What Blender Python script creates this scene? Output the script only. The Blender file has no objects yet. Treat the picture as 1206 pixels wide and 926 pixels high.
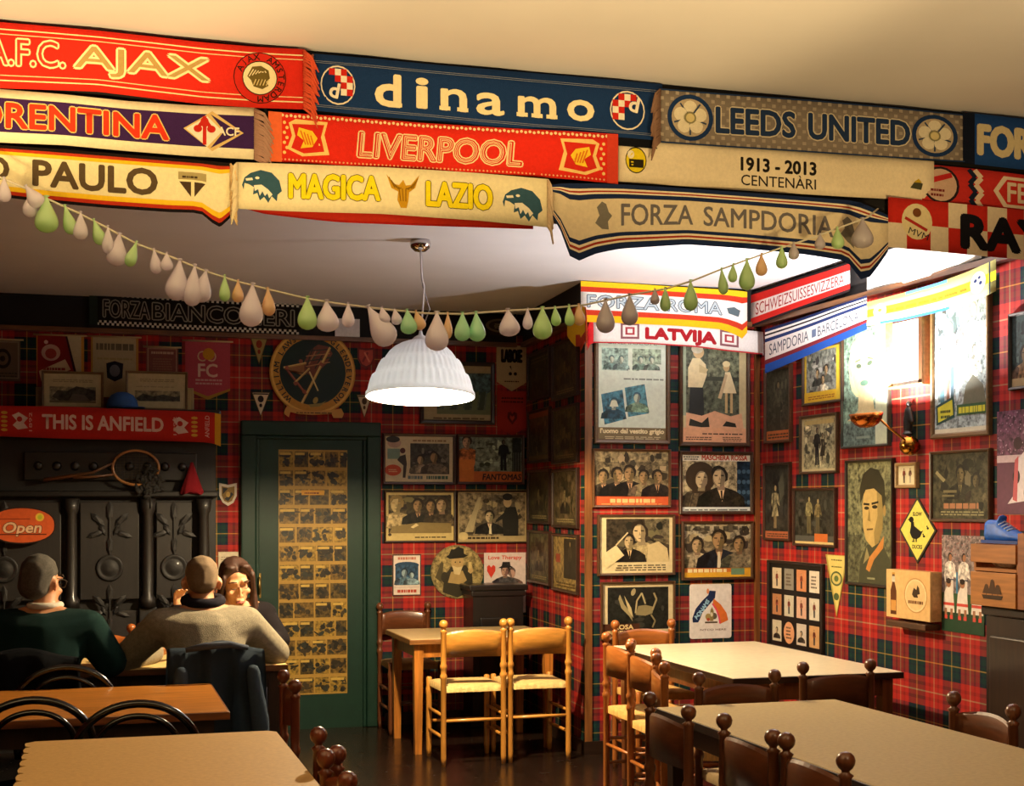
import bpy, bmesh, math, random
from mathutils import Vector, Matrix
R = random.Random(7)
S = bpy.context.scene
COL = S.collection
PI = math.pi
Rad_ = math.radians

# ------------------------------------------------------------ camera, world, lights, exposure
F, HZ, CX, CAMZ = 1631.0, 595.0, 603.0, 1.55
YAW = math.radians(16.8)
CA, SA = math.cos(YAW), math.sin(YAW)
cam = bpy.data.cameras.new('camera'); cam_o = bpy.data.objects.new('camera', cam); COL.objects.link(cam_o)
cam.sensor_width = 36; cam.lens = 36 * F / 1206; cam.shift_y = (HZ - 463) / 1206; cam.clip_start = .05
cam_o.location = (0, 0, CAMZ); cam_o.rotation_euler = (PI / 2, 0, -YAW)
S.camera = cam_o
S.view_settings.view_transform = 'Standard'; S.view_settings.look = 'None'
S.view_settings.gamma = 1; S.view_settings.use_curve_mapping = False
S.view_settings.exposure = 0.0
S.cycles.use_denoising = True
S.cycles.max_bounces = 8; S.cycles.sample_clamp_indirect = 4

w = bpy.data.worlds.new('world'); S.world = w; w.use_nodes = True
w.node_tree.nodes['Background'].inputs[0].default_value = (1, .72, .42, 1)
w.node_tree.nodes['Background'].inputs[1].default_value = .012

def lamp(name, loc, energy, color, size, kind='POINT', rot=None, spot=None):
    l = bpy.data.lights.new(name, kind); l.energy = energy; l.color = color
    l.shadow_soft_size = size
    o = bpy.data.objects.new(name, l); COL.objects.link(o); o.location = loc
    if rot: o.rotation_euler = rot
    if kind == 'SPOT': l.spot_size = spot or 2.2; l.spot_blend = .25
    return o
# unseen spots added to brighten the near scarves and ceiling, aimed up from below
for x_, e_ in ((-1.0, 310), (0.5, 165), (2.1, 90)):
    lamp('added_near_spot', (x_, 2.25, 1.5), e_, (1, .70, .30), .08, 'SPOT', (Rad_(90 + 68), 0, 0), Rad_(94))
lamp('added_fill_light', (2.0, 1.3, 2.5), 33, (1, .74, .42), .12)  # added fill light for the near tables, garland and right wall

# ------------------------------------------------------------ picture <-> place
def xr(px): return (px - CX) / F
def on_y(px, py, Y):
    d = Y / (CA - xr(px) * SA)
    return Vector((d * (SA + xr(px) * CA), Y, CAMZ + (HZ - py) / F * d))
def on_x(px, py, X):
    d = X / (SA + xr(px) * CA)
    return Vector((X, d * (CA - xr(px) * SA), CAMZ + (HZ - py) / F * d))
def on_z(px, py, z):
    d = (CAMZ - z) * F / (py - HZ)
    return Vector((d * (SA + xr(px) * CA), d * (CA - xr(px) * SA), z))
YB, YC, XS, XR, CEIL, YBEAM = 9.6, 8.08, 2.92, 4.1, 2.93, 4.2
SLANT = .056      # the pillar side runs very slightly askew
def on_s(px, py, off):
    k = (SA + xr(px) * CA); q = (CA - xr(px) * SA)
    d = (XS - off - SLANT * YC) / (k - SLANT * q)
    return Vector((d * k, d * q, CAMZ + (HZ - py) / F * d))
PLANES = {'B': ('y', YB), 'C': ('y', YC), 'S': ('s', XS), 'R': ('x', XR), 'F': ('y', YBEAM)}
def on(pl, px, py, off=0):
    k, v = PLANES[pl]
    if k == 's': return on_s(px, py, XS - v + off)
    return on_y(px, py, v - off) if k == 'y' else on_x(px, py, v - off)
def basis(pl, loc):
    if PLANES[pl][0] == 'y': u, n = Vector((1, 0, 0)), Vector((0, -1, 0))
    elif PLANES[pl][0] == 'x': u, n = Vector((0, -1, 0)), Vector((-1, 0, 0))
    else: u = Vector((-SLANT, -1, 0)).normalized(); n = Vector((-1, SLANT, 0)).normalized()
    m = Matrix.Identity(4)
    for i, c in enumerate((u, Vector((0, 0, 1)), n)):
        for j in range(3): m[j][i] = c[j]
    m.translation = loc
    return m

# ------------------------------------------------------------ materials
def lin(h):
    h = h.lstrip('#'); out = []
    for i in (0, 2, 4):
        c = int(h[i:i + 2], 16) / 255
        out.append(c / 12.92 if c <= .04045 else ((c + .055) / 1.055) ** 2.4)
    return tuple(out) + (1,)
MATS = {}
def _new(name):
    m = bpy.data.materials.new(name); m.use_nodes = True
    return m, m.node_tree.nodes, m.node_tree.links, m.node_tree.nodes['Principled BSDF']
def mat(hexc, rough=.6, metal=0, noise=0, nscale=20, bump=0, bscale=60, coat=0, stretch=None, spec=.5, key=''):
    k = (hexc, rough, metal, noise, nscale, bump, bscale, coat, stretch, spec, key)
    if k in MATS: return MATS[k]
    m, N, L, b = _new('surface_' + hexc.strip('#~'))
    c = lin(hexc)
    b.inputs['Base Color'].default_value = c; b.inputs['Roughness'].default_value = rough
    b.inputs['Metallic'].default_value = metal; b.inputs['Specular IOR Level'].default_value = spec
    if coat: b.inputs['Coat Weight'].default_value = coat; b.inputs['Coat Roughness'].default_value = .12
    if noise or bump:
        tc = N.new('ShaderNodeTexCoord'); mp = N.new('ShaderNodeMapping'); L.new(tc.outputs['Object'], mp.inputs[0])
        if stretch: mp.inputs['Scale'].default_value = stretch
    if noise:
        nz = N.new('ShaderNodeTexNoise'); nz.inputs['Scale'].default_value = nscale; nz.inputs['Detail'].default_value = 5
        L.new(mp.outputs[0], nz.inputs['Vector'])
        mr = N.new('ShaderNodeMapRange'); mr.inputs[1].default_value = .32; mr.inputs[2].default_value = .68
        mr.inputs[3].default_value = 1 - noise; mr.inputs[4].default_value = 1 + noise * .6
        L.new(nz.outputs['Fac'], mr.inputs[0])
        mx = N.new('ShaderNodeVectorMath'); mx.operation = 'SCALE'; mx.inputs[0].default_value = c[:3]
        L.new(mr.outputs[0], mx.inputs['Scale']); L.new(mx.outputs[0], b.inputs['Base Color'])
    if bump:
        nb = N.new('ShaderNodeTexNoise'); nb.inputs['Scale'].default_value = bscale; nb.inputs['Detail'].default_value = 3
        L.new(mp.outputs[0], nb.inputs['Vector'])
        bp = N.new('ShaderNodeBump'); bp.inputs['Strength'].default_value = bump; bp.inputs['Distance'].default_value = .01
        L.new(nb.outputs['Fac'], bp.inputs['Height']); L.new(bp.outputs[0], b.inputs['Normal'])
    MATS[k] = m
    return m
def wood(hexc, rough=.38, axis='z', n=.45):
    st = {'x': (1.2, 14, 14), 'y': (14, 1.2, 14), 'z': (14, 14, 1.2)}[axis]
    return mat(hexc, rough, noise=n, nscale=3.5, stretch=st, coat=.25, key=axis)
def cloth(hexc): return mat(hexc, .95, noise=.06, nscale=90, bump=.35, bscale=420, spec=.15)
def photo(hexc): return mat(hexc, .42, noise=.8, nscale=42, spec=.3)
def paper(hexc): return mat(hexc, .45, noise=.10, nscale=40, spec=.3)
ART_KIND = 'paper'
def artmat(c):
    if c[0] == '~': return photo(c[1:])
    if c[0] == '!': return cloth(c[1:])
    return cloth(c) if ART_KIND == 'cloth' else paper(c)

# ------------------------------------------------------------ mesh helpers
def obj(name, bm, m, parent=None, matrix=None):
    me = bpy.data.meshes.new(name)
    if isinstance(bm, bmesh.types.BMesh): bm.to_mesh(me); bm.free()
    else: me = bm
    for x in (m if isinstance(m, (list, tuple)) else [m]): me.materials.append(x)
    o = bpy.data.objects.new(name, me); COL.objects.link(o)
    if matrix is not None: o.matrix_world = matrix
    if parent: o.parent = parent
    return o
def tag(o, label, cat, group=None):
    o['label'] = label; o['category'] = cat
    if group: o['group'] = group
    return o
def thing(name, label, cat, loc=(0, 0, 0), rz=0, group=None, matrix=None):
    o = bpy.data.objects.new(name, None); COL.objects.link(o); o.empty_display_size = .05
    if matrix is not None: o.matrix_world = matrix
    else: o.location = loc; o.rotation_euler = (0, 0, rz)
    return tag(o, label, cat, group)
def struct(name, bm, m, parent=None):
    o = obj(name, bm, m, parent)
    if parent is None: o['kind'] = 'structure'
    return o
def copy_tree(o, parent=None):
    c = o.copy(); COL.objects.link(c)
    if parent: c.parent = parent
    for ch in list(o.children): copy_tree(ch, c)
    return c
def BM(): return bmesh.new()
def _mi(bm, before, mi, smooth=False):
    for f in bm.faces:
        if f.index == -1 or f not in before: pass
def add_box(bm, c, s, bevel=0, mi=0, mtx=None):
    vs = []
    for dz in (-.5, .5):
        for dy in (-.5, .5):
            for dx in (-.5, .5):
                p = Vector((dx * s[0], dy * s[1], dz * s[2]))
                if mtx is not None: p = mtx @ p
                vs.append(bm.verts.new(p + Vector(c)))
    fs = [bm.faces.new([vs[i] for i in q]) for q in ((0, 2, 3, 1), (4, 5, 7, 6), (0, 1, 5, 4), (2, 6, 7, 3), (0, 4, 6, 2), (1, 3, 7, 5))]
    for f in fs: f.material_index = mi
    if bevel:
        es = list({e for f in fs for e in f.edges})
        r = bmesh.ops.bevel(bm, geom=es, offset=bevel, segments=2, affect='EDGES', profile=.5)
        for f in r['faces']: f.material_index = mi
    return fs
def add_lathe(bm, prof, n=24, loc=(0, 0, 0), mtx=None, mi=0, rfun=None, cap=True):
    loc = Vector(loc); rings = []
    for (r, z) in prof:
        ring = []
        for k in range(n):
            a = 2 * PI * k / n
            rr = r * (rfun(a, z) if rfun else 1)
            p = Vector((rr * math.cos(a), rr * math.sin(a), z))
            if mtx is not None: p = mtx @ p
            ring.append(bm.verts.new(p + loc))
        rings.append(ring)
    for a, b in zip(rings, rings[1:]):
        for k in range(n):
            f = bm.faces.new((a[k], a[(k + 1) % n], b[(k + 1) % n], b[k])); f.smooth = True; f.material_index = mi
    if cap:
        for ring, rev in ((rings[0], True), (rings[-1], False)):
            f = bm.faces.new(ring[::-1] if rev else ring); f.material_index = mi
    return rings
def add_tube(bm, pts, r, n=8, closed=False, mi=0):
    pts = [Vector(p) for p in pts]; m = len(pts)
    rs = r if isinstance(r, (list, tuple)) else [r] * m
    rings = []; up = None
    for i, p in enumerate(pts):
        if closed: t = pts[(i + 1) % m] - pts[i - 1]
        else: t = pts[min(i + 1, m - 1)] - pts[max(i - 1, 0)]
        t.normalize()
        if up is None:
            up = Vector((0, 0, 1)) if abs(t.z) < .9 else Vector((1, 0, 0))
        s = t.cross(up).normalized(); up = s.cross(t).normalized()
        rings.append([bm.verts.new(p + rs[i] * (math.cos(2 * PI * k / n) * s + math.sin(2 * PI * k / n) * up)) for k in range(n)])
    pairs = list(zip(rings, rings[1:])) + ([(rings[-1], rings[0])] if closed else [])
    for a, b in pairs:
        for k in range(n):
            f = bm.faces.new((a[k], a[(k + 1) % n], b[(k + 1) % n], b[k])); f.smooth = True; f.material_index = mi
    if not closed:
        for ring, rev in ((rings[0], True), (rings[-1], False)):
            try: f = bm.faces.new(ring[::-1] if rev else ring); f.material_index = mi
            except ValueError: pass
def add_prism(bm, pts, z0, z1, mi=0):
    a = [bm.verts.new((x, y, z0)) for x, y in pts]; b = [bm.verts.new((x, y, z1)) for x, y in pts]
    n = len(pts)
    fs = [bm.faces.new(a[::-1]), bm.faces.new(b)] + [bm.faces.new((a[i], a[(i + 1) % n], b[(i + 1) % n], b[i])) for i in range(n)]
    for f in fs: f.material_index = mi
    return fs
def add_hull(bm, balls, seg=2):
    t = bmesh.new()
    for p, r in balls:
        r = r if isinstance(r, (tuple, list)) else (r, r, r)
        m = Matrix.Translation(p) @ Matrix.Diagonal((*r, 1))
        bmesh.ops.create_icosphere(t, subdivisions=seg, radius=1, matrix=m)
    res = bmesh.ops.convex_hull(t, input=t.verts[:])
    junk = {g for g in res['geom_interior'] if isinstance(g, bmesh.types.BMVert)}
    bmesh.ops.delete(t, geom=list(junk), context='VERTS')
    me = bpy.data.meshes.new('t'); t.to_mesh(me); t.free(); bm.from_mesh(me); bpy.data.meshes.remove(me)
def fuse(bm, voxel=.012, smooth=6):
    """one continuous skin over overlapping closed shapes"""
    me = bpy.data.meshes.new('f'); bm.to_mesh(me); bm.free()
    o = bpy.data.objects.new('f', me); COL.objects.link(o)
    a = o.modifiers.new('r', 'REMESH'); a.mode = 'VOXEL'; a.voxel_size = voxel
    b = o.modifiers.new('s', 'SMOOTH'); b.iterations = smooth; b.factor = .5
    bpy.context.view_layer.update()
    out = bpy.data.meshes.new_from_object(o.evaluated_get(bpy.context.evaluated_depsgraph_get()))
    for p in out.polygons: p.use_smooth = True
    bpy.data.objects.remove(o); bpy.data.meshes.remove(me)
    return out

# ------------------------------------------------------------ flat artwork (pictures, lettering, scarf patterns)
def _rgb(c):
    c = c.lstrip('~!#'); return [int(c[i:i + 2], 16) for i in (0, 2, 4)]
def shade(c, f):
    p = c[0] if c[0] in '~!' else ''
    return p + '#%02x%02x%02x' % tuple(max(0, min(255, int(round(v * f / 8) * 8))) for v in _rgb(c))
def lum(c): return sum(_rgb(c)) / 765
TXT = {}
def _raw(s, off):
    c = bpy.data.curves.new('t', 'FONT'); c.body = s; c.size = 1; c.offset = off; c.resolution_u = 3
    o = bpy.data.objects.new('t', c)
    me = bpy.data.meshes.new_from_object(o)
    vs = [(v.co.x, v.co.y) for v in me.vertices]; fs = [tuple(p.vertices) for p in me.polygons]
    bpy.data.objects.remove(o); bpy.data.curves.remove(c); bpy.data.meshes.remove(me)
    return vs, fs
def tmesh(s, off):
    if (s, off) not in TXT:
        v0, _ = _raw(s, 0)
        x0, x1 = min(v[0] for v in v0), max(v[0] for v in v0); y0, y1 = min(v[1] for v in v0), max(v[1] for v in v0)
        vs, fs = _raw(s, off) if off else (v0, _)
        TXT[(s, off)] = ([((x - x0) / (x1 - x0) - .5, (y - y0) / (y1 - y0) - .5) for x, y in vs], fs, (x1 - x0) / (y1 - y0))
    return TXT[(s, off)]
class Art:
    def __init__(s, w, h): s.w, s.h, s.sh, s.x0 = w, h, [], 0
    def X(s, px): return (px - s.x0) / s.w
    def add(s, vs, fs, col): s.sh.append((vs, fs, col))
    def poly(s, pts, col): s.add([(x * s.w, y * s.h) for x, y in pts], [tuple(range(len(pts)))], col)
    def rect(s, x0, y0, x1, y1, col): s.poly([(x0, y0), (x1, y0), (x1, y1), (x0, y1)], col)
    def box(s, x0, y0, x1, y1, t, col):
        k = s.h / s.w
        s.rect(x0, y0, x1, y0 + t, col); s.rect(x0, y1 - t, x1, y1, col)
        s.rect(x0, y0, x0 + t * k, y1, col); s.rect(x1 - t * k, y0, x1, y1, col)
    def ell(s, cx, cy, rx, ry, col, n=20, rot=0):
        k = s.w / s.h; pts = []
        for i in range(n):
            a = 2 * PI * i / n; ex, ey = rx * k * math.cos(a), ry * math.sin(a)
            pts.append((cx + (ex * math.cos(rot) - ey * math.sin(rot)) / k, cy + ex * math.sin(rot) + ey * math.cos(rot)))
        s.poly(pts, col)
    def circ(s, cx, cy, r, col, n=24): s.ell(cx, cy, r * s.h / s.w, r, col, n)
    def ring(s, cx, cy, r0, r1, col, n=28):
        k = s.h / s.w; vs = []; fs = []
        for i in range(n):
            a = 2 * PI * i / n
            for r in (r0, r1): vs.append(((cx + r * k * math.cos(a)) * s.w, (cy + r * math.sin(a)) * s.h))
        for i in range(n):
            j = (i + 1) % n; fs.append((2 * i, 2 * i + 1, 2 * j + 1, 2 * j))
        s.add(vs, fs, col)
    def line(s, pts, t, col):
        k = s.h / s.w
        for (x0, y0), (x1, y1) in zip(pts, pts[1:]):
            dx, dy = (x1 - x0) / k, y1 - y0; l = math.hypot(dx, dy) or 1
            nx, ny = -dy / l * t / 2 * k, dx / l * t / 2
            s.poly([(x0 - nx, y0 - ny), (x1 - nx, y1 - ny), (x1 + nx, y1 + ny), (x0 + nx, y0 + ny)], col)
    def text(s, t, cx, cy, h, col, w=None, bold=0, rot=0, shear=0, out=None, ob=.05):
        for c, b in ([(out, bold + ob)] if out else []) + [(col, bold)]:
            vs, fs, asp = tmesh(t, min(b, 0))
            H = h * s.h; W = w * s.w if w else H * asp
            cr, sr = math.cos(rot), math.sin(rot); P = []; FS = []
            o_ = b / .72 * H
            for sx_, sy_ in ([(0, 0)] if b <= 0 else [(0, 0), (1, 0), (-1, 0), (0, 1), (0, -1), (.7, .7), (-.7, .7), (.7, -.7), (-.7, -.7)]):
                n0 = len(P)
                zf = .1 * (n0 > 0) * (1 + n0 / len(vs)); 
                for x, y in vs:
                    x, y = x * W + shear * y * H + sx_ * o_, y * H + sy_ * o_
                    P.append((cx * s.w + x * cr - y * sr, cy * s.h + x * sr + y * cr, zf))
                FS += [tuple(j + n0 for j in f) for f in fs]
            s.add(P, FS, c)
    def lines(s, x0, y0, x1, y1, n, col, seed=1, th=.5):
        r = random.Random(seed); dy = (y1 - y0) / n
        for i in range(n):
            x = x0 + r.random() * .06 * (x1 - x0)
            while x < x1 - .03:
                e = min(x1, x + (.05 + .12 * r.random()) * (x1 - x0))
                s.rect(x, y0 + dy * i, e, y0 + dy * (i + th), col); x = e + .025 * (x1 - x0)
    # ---- people in photographs
    def bust(s, cx, by, u, cl, sk, hair, hat=None, tilt=0, long=False, face=True):
        if cl[0] == '#': cl = '~' + cl
        k = s.h / s.w; q = lambda x, y: (cx + (x + tilt * max(0, y - .8)) * u * k, by + y * u)
        s.poly([q(-1.3, 0), q(-1.2, .5), q(-.75, .78), q(-.25, .95), q(.25, .95), q(.75, .78), q(1.2, .5), q(1.3, 0)], cl)
        if long: s.poly([q(-.5, .7), q(-.58, 1.5), q(-.3, 1.98), q(.3, 1.98), q(.58, 1.5), q(.5, .7)], hair)
        s.poly([q(-.2, .82), q(.2, .82), q(.18, 1.2), q(-.18, 1.2)], sk)
        j = math.sin(cx * 91 + by * 37) ; f = 1 if j > 0 else -1
        s.poly([q(-1.3, 0), q(-1.2, .5), q(-.75, .78), q(-.5, .7), q(-.7, 0)], shade(cl, .62)); s.poly([q(.5, .3), q(.95, .6), q(1.15, .4), q(.9, 0)], shade(cl, 1.25))
        if face and lum(cl) < .2: s.poly([q(-.2, .9), q(.2, .9), q(.04, .25)], shade(sk, 1.15)); s.poly([q(-.05, .8), q(.05, .8), q(.07, .35), q(.0, .28)], shade(cl, .7))
        s.poly([q(-.2, .82), q(.2, .82), q(.18, 1.2), q(-.18, 1.2)], shade(sk, .7))
        s.poly([q(f * a, b) for a, b in ((-.4, 1.3), (-.45, 1.6), (-.3, 1.9), (-.02, 2.02), (.26, 1.96), (.42, 1.72), (.4, 1.4), (.2, 1.2), (-.2, 1.2))], hair)
        x, y = q(.05 * f, 1.4); s.ell(x, y, .34 * u * k, .45 * u, shade(sk, .66), 14)
        s.poly([q(f * a, b) for a, b in ((-.1, 1.78), (.2, 1.74), (.36, 1.5), (.34, 1.25), (.2, 1.02), (.06, .98), (.02, 1.2), (-.04, 1.4))], sk)
        if face:
            for e in (-.14, .2): s.poly([q(f * e - .08, 1.5), q(f * e + .07, 1.49), q(f * e + .09, 1.55), q(f * e - .09, 1.56)], shade(hair, 1.2))
            s.poly([q(f * .02, 1.48), q(f * .09, 1.3), q(f * -.03, 1.3)], shade(sk, .75)); s.poly([q(f * .06 - .1, 1.17), q(f * .06 + .1, 1.17), q(f * .06 + .05, 1.12), q(f * .06 - .06, 1.13)], shade(sk, .45))
        if hat:
            s.poly([q(-.7, 1.7), q(.75, 1.74), q(.45, 1.9), q(.38, 2.25), q(-.3, 2.25), q(-.38, 1.88)], hat)
    def full(s, cx, by, h, top, leg, sk, hair, dress=False, arm=.12):
        if top[0] == '#': top = '~' + top
        k = s.h / s.w; q = lambda x, y: (cx + x * h * k, by + y * h)
        if dress:
            s.poly([q(-.05, 0), q(-.02, 0), q(-.02, .3), q(-.05, .3)], sk); s.poly([q(.02, 0), q(.05, 0), q(.05, .3), q(.02, .3)], sk)
            s.poly([q(-.16, .26), q(.17, .28), q(.06, .6), q(.09, .8), q(-.09, .8), q(-.05, .6)], top)
        else:
            s.poly([q(-.1, 0), q(-.01, 0), q(0, .4), q(.02, 0), q(.11, 0), q(.1, .5), q(-.1, .5)], leg)
            s.poly([q(-.1, .46), q(.1, .46), q(.13, .8), q(.05, .84), q(-.05, .84), q(-.13, .8)], top)
        s.poly([q(.1, .8), q(.15, .78), q(.15 + arm * .4, .6), q(.1 + arm, .5), q(.09, .58)], top)
        s.poly([q(-.1, .8), q(-.15, .78), q(-.18, .55), q(-.14, .44), q(-.11, .56)], top)
        x, y = q(0, .92); s.ell(x, y, .065 * h * k, .08 * h, hair)
        x, y = q(.015, .905); s.ell(x, y, .05 * h * k, .065 * h, sk)
    def clutter(s, x0, y0, x1, y1, n, base, seed):
        """the busy dim background of an old photograph"""
        r = random.Random(seed); k = s.h / s.w
        for i in range(n):
            cx, cy = x0 + (x1 - x0) * (.06 + .88 * r.random()), y0 + (y1 - y0) * (.08 + .84 * r.random()); f = r.choice((.45, .6, .75, 1.3, 1.5))
            a, b = (.03 + .09 * r.random()) * (x1 - x0), (.03 + .13 * r.random()) * (y1 - y0)
            a = min(a, cx - x0, x1 - cx); b = min(b, cy - y0, y1 - cy)
            m = r.randint(4, 7); t0 = r.random() * 6
            s.poly([(cx + a * (.6 + .4 * r.random()) * math.cos(t0 + 2 * PI * j / m), cy + b * (.6 + .4 * r.random()) * math.sin(t0 + 2 * PI * j / m)) for j in range(m)], shade(base, f))
    # ---- to mesh
    def fill(s, bm, mats, dz, z0=0, ox=0, oy=0):
        boxes = []
        for i0, (vs, fs, col) in enumerate(s.sh):
            vs = [(min(max(v[0], 0), s.w), min(max(v[1], 0), s.h)) + tuple(v[2:]) for v in vs]
            bx = (min(v[0] for v in vs), min(v[1] for v in vs), max(v[0] for v in vs), max(v[1] for v in vs))
            i = 1 + max([l for l, b in boxes if b[0] < bx[2] and bx[0] < b[2] and b[1] < bx[3] and bx[1] < b[3]], default=-1)
            boxes.append((i + (1 if len(vs[0]) > 2 else 0), bx))
            m = artmat(col)
            if m not in mats: mats.append(m)
            mi = mats.index(m)
            V = [bm.verts.new((v[0] + ox, v[1] + oy, z0 + dz * (i + 1 + (v[2] * .9 if len(v) > 2 else 0)))) for v in vs]
            for f in fs:
                if len(set(f)) < 3: continue
                try: g = bm.faces.new([V[j] for j in f])
                except ValueError: continue
                g.normal_update()
                if g.normal.z < 0: g.normal_flip()
                g.material_index = mi
def flat_art(w, h, fn, base='#e8e0c8', thick=.004, outline=None, dz=.00018, z0=0):
    """a thin board w x h (or an outline in 0..1) centred on 0,0 with artwork on its +z face"""
    A = Art(w, h); fn(A)
    bm = BM(); mats = [artmat(base)]
    pts = outline or [(0, 0), (1, 0), (1, 1), (0, 1)]
    add_prism(bm, [((x - .5) * w, (y - .5) * h) for x, y in pts], z0, z0 + thick)
    A.fill(bm, mats, dz, z0 + thick, -w / 2, -h / 2)
    return bm, mats
def frame_bm(w, h, fw, d, lip=.6):
    bm = BM()
    prof = [(0, 0), (0, d * .8), (fw * .25, d), (fw * .75, d * .9), (fw, d * lip), (fw, 0)]
    rings = []
    for (i, z) in prof:
        x, y = w / 2 - i, h / 2 - i
        rings.append([bm.verts.new(p) for p in ((-x, -y, z), (x, -y, z), (x, y, z), (-x, y, z))])
    for a, b in zip(rings, rings[1:] + rings[:1]):
        for k in range(4): bm.faces.new((a[k], a[(k + 1) % 4], b[(k + 1) % 4], b[k]))
    bmesh.ops.recalc_face_normals(bm, faces=bm.faces)
    return bm
def place(pl, l, t, r, b):
    xm, ym = (l + r) / 2, (t + b) / 2
    P0, P1 = on(pl, l, ym), on(pl, r, ym); T, Bo = on(pl, xm, t), on(pl, xm, b)
    c = (P0 + P1) / 2; c.z = (T.z + Bo.z) / 2
    return c, (P1 - P0).length, T.z - Bo.z
def picture(label, pl, box, fn, frame='#3a2415', fw=.022, base='#d8cfae', d=.026, cat='framed picture', group=None, name='framed_picture', roll=0):
    c, w, h = place(pl, *box)
    m = basis(pl, c)
    if roll: m = m @ Matrix.Rotation(roll, 4, 'Z')
    t = thing(name, label, cat, group=group, matrix=m)
    obj('frame', frame_bm(w, h, fw, d), wood(frame, .4, 'x', .25), t)
    bm, ms = flat_art(w - 2 * fw * .8, h - 2 * fw * .8, fn, base, .003, z0=.008)
    obj('picture', bm, ms, t)
    return t
def card(name, label, cat, pl, box, fn, base='#e8e4d8', thick=.005, outline=None, group=None, off=0, roll=0, edge=None):
    c, w, h = place(pl, *box)
    m = basis(pl, c)
    m.translation = m.translation + (m.to_3x3() @ Vector((0, 0, off)))
    if roll: m = m @ Matrix.Rotation(roll, 4, 'Z')
    bm, ms = flat_art(w, h, fn, base, thick, outline)
    o = obj(name, bm, ms, matrix=m)
    return tag(o, label, cat, group)
# ------------------------------------------------------------ the setting
def plaid(axis):
    m, N, L, b = _new('tartan_' + axis)
    g = N.new('ShaderNodeNewGeometry'); sp = N.new('ShaderNodeSeparateXYZ'); L.new(g.outputs['Position'], sp.inputs[0])
    def band(sock, off):
        a = N.new('ShaderNodeMath'); a.operation = 'MULTIPLY_ADD'; a.inputs[1].default_value = 1 / .305; a.inputs[2].default_value = off
        L.new(sock, a.inputs[0]); f = N.new('ShaderNodeMath'); f.operation = 'FRACT'; L.new(a.outputs[0], f.inputs[0])
        r = N.new('ShaderNodeValToRGB'); r.color_ramp.interpolation = 'CONSTANT'
        red, red2, wh, nav, grn, yel = (.40, .018, .011), (.23, .009, .007), (.40, .27, .14), (.003, .006, .022), (.002, .026, .020), (.48, .28, .045)
        stops = [(0, red), (.10, red2), (.16, red), (.236, wh), (.258, red), (.34, red2), (.40, red), (.5, nav), (.56, grn), (.65, nav), (.68, grn), (.739, yel), (.761, grn), (.82, nav), (.85, grn), (.94, nav)]
        e = r.color_ramp.elements
        while len(e) < len(stops): e.new(.5)
        for el, (p, c) in zip(e, stops): el.position = p; el.color = (*c, 1)
        L.new(f.outputs[0], r.inputs[0]); return r.outputs[0]
    u = band(sp.outputs['X' if axis == 'x' else 'Y'], .13); v = band(sp.outputs['Z'], .31)
    mx = N.new('ShaderNodeMix'); mx.data_type = 'RGBA'; mx.inputs[0].default_value = .5
    L.new(u, mx.inputs[6]); L.new(v, mx.inputs[7])
    L.new(mx.outputs[2], b.inputs['Base Color']); b.inputs['Roughness'].default_value = .7; b.inputs['Specular IOR Level'].default_value = .25
    return m
PX, PY = plaid('x'), plaid('y')
XL = -3.0
def slab(name, x0, x1, y0, y1, z0, z1, m):
    bm = BM(); add_box(bm, ((x0 + x1) / 2, (y0 + y1) / 2, (z0 + z1) / 2), (x1 - x0, y1 - y0, z1 - z0)); return struct(name, bm, m)
def tiles():
    m, N, L, b = _new('floor_tiles')
    tc = N.new('ShaderNodeTexCoord'); br = N.new('ShaderNodeTexBrick'); br.offset = 0
    br.inputs['Color1'].default_value = lin('#241811'); br.inputs['Color2'].default_value = lin('#1e140e'); br.inputs['Mortar'].default_value = lin('#120c08')
    br.inputs['Scale'].default_value = 1; br.inputs['Mortar Size'].default_value = .004
    br.inputs['Brick Width'].default_value = .3; br.inputs['Row Height'].default_value = .3
    L.new(tc.outputs['Object'], br.inputs['Vector']); L.new(br.outputs['Color'], b.inputs['Base Color'])
    nz = N.new('ShaderNodeTexNoise'); nz.inputs['Scale'].default_value = 9; L.new(tc.outputs['Object'], nz.inputs['Vector'])
    mr = N.new('ShaderNodeMapRange'); mr.inputs[3].default_value = .12; mr.inputs[4].default_value = .34
    L.new(nz.outputs['Fac'], mr.inputs[0]); L.new(mr.outputs[0], b.inputs['Roughness'])
    return m
slab('floor', XL - .2, 5.2, -1.5, 9.9, -.1, 0, tiles())
slab('ceiling', XL - .2, 5.2, -1.5, 9.9, CEIL, CEIL + .1, mat('#dedce2', .9, noise=.03, nscale=3))
slab('wall_back', XL - .1, XS + .12, YB, YB + .15, 0, CEIL, PX)
slab('wall_left', XL - .15, XL, -1.5, YB, 0, CEIL, PY)
slab('wall_right', XR, XR + .15, -1.5, YC, 0, CEIL, PY)
slab('wall_pillar', XS, XR + .15, YC, YC + .1, 0, CEIL, PX)
def sl(y): return XS + SLANT * (y - YC)
def skew(name, off0, off1, y0, y1, z0, z1, m):
    bm = BM(); add_prism(bm, [(sl(y0) - off0, y0), (sl(y0) - off1, y0), (sl(y1) - off1, y1), (sl(y1) - off0, y1)], z0, z1)
    bmesh.ops.recalc_face_normals(bm, faces=bm.faces); return struct(name, bm, m)
skew('wall_return', 0, -.1, YC + .0995, YB + .15, 0, CEIL, PY)
slab('wall_front', XL - .2, 5.2, -1.6, -1.5, 0, CEIL, mat('#8a6a48', .9))
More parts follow.
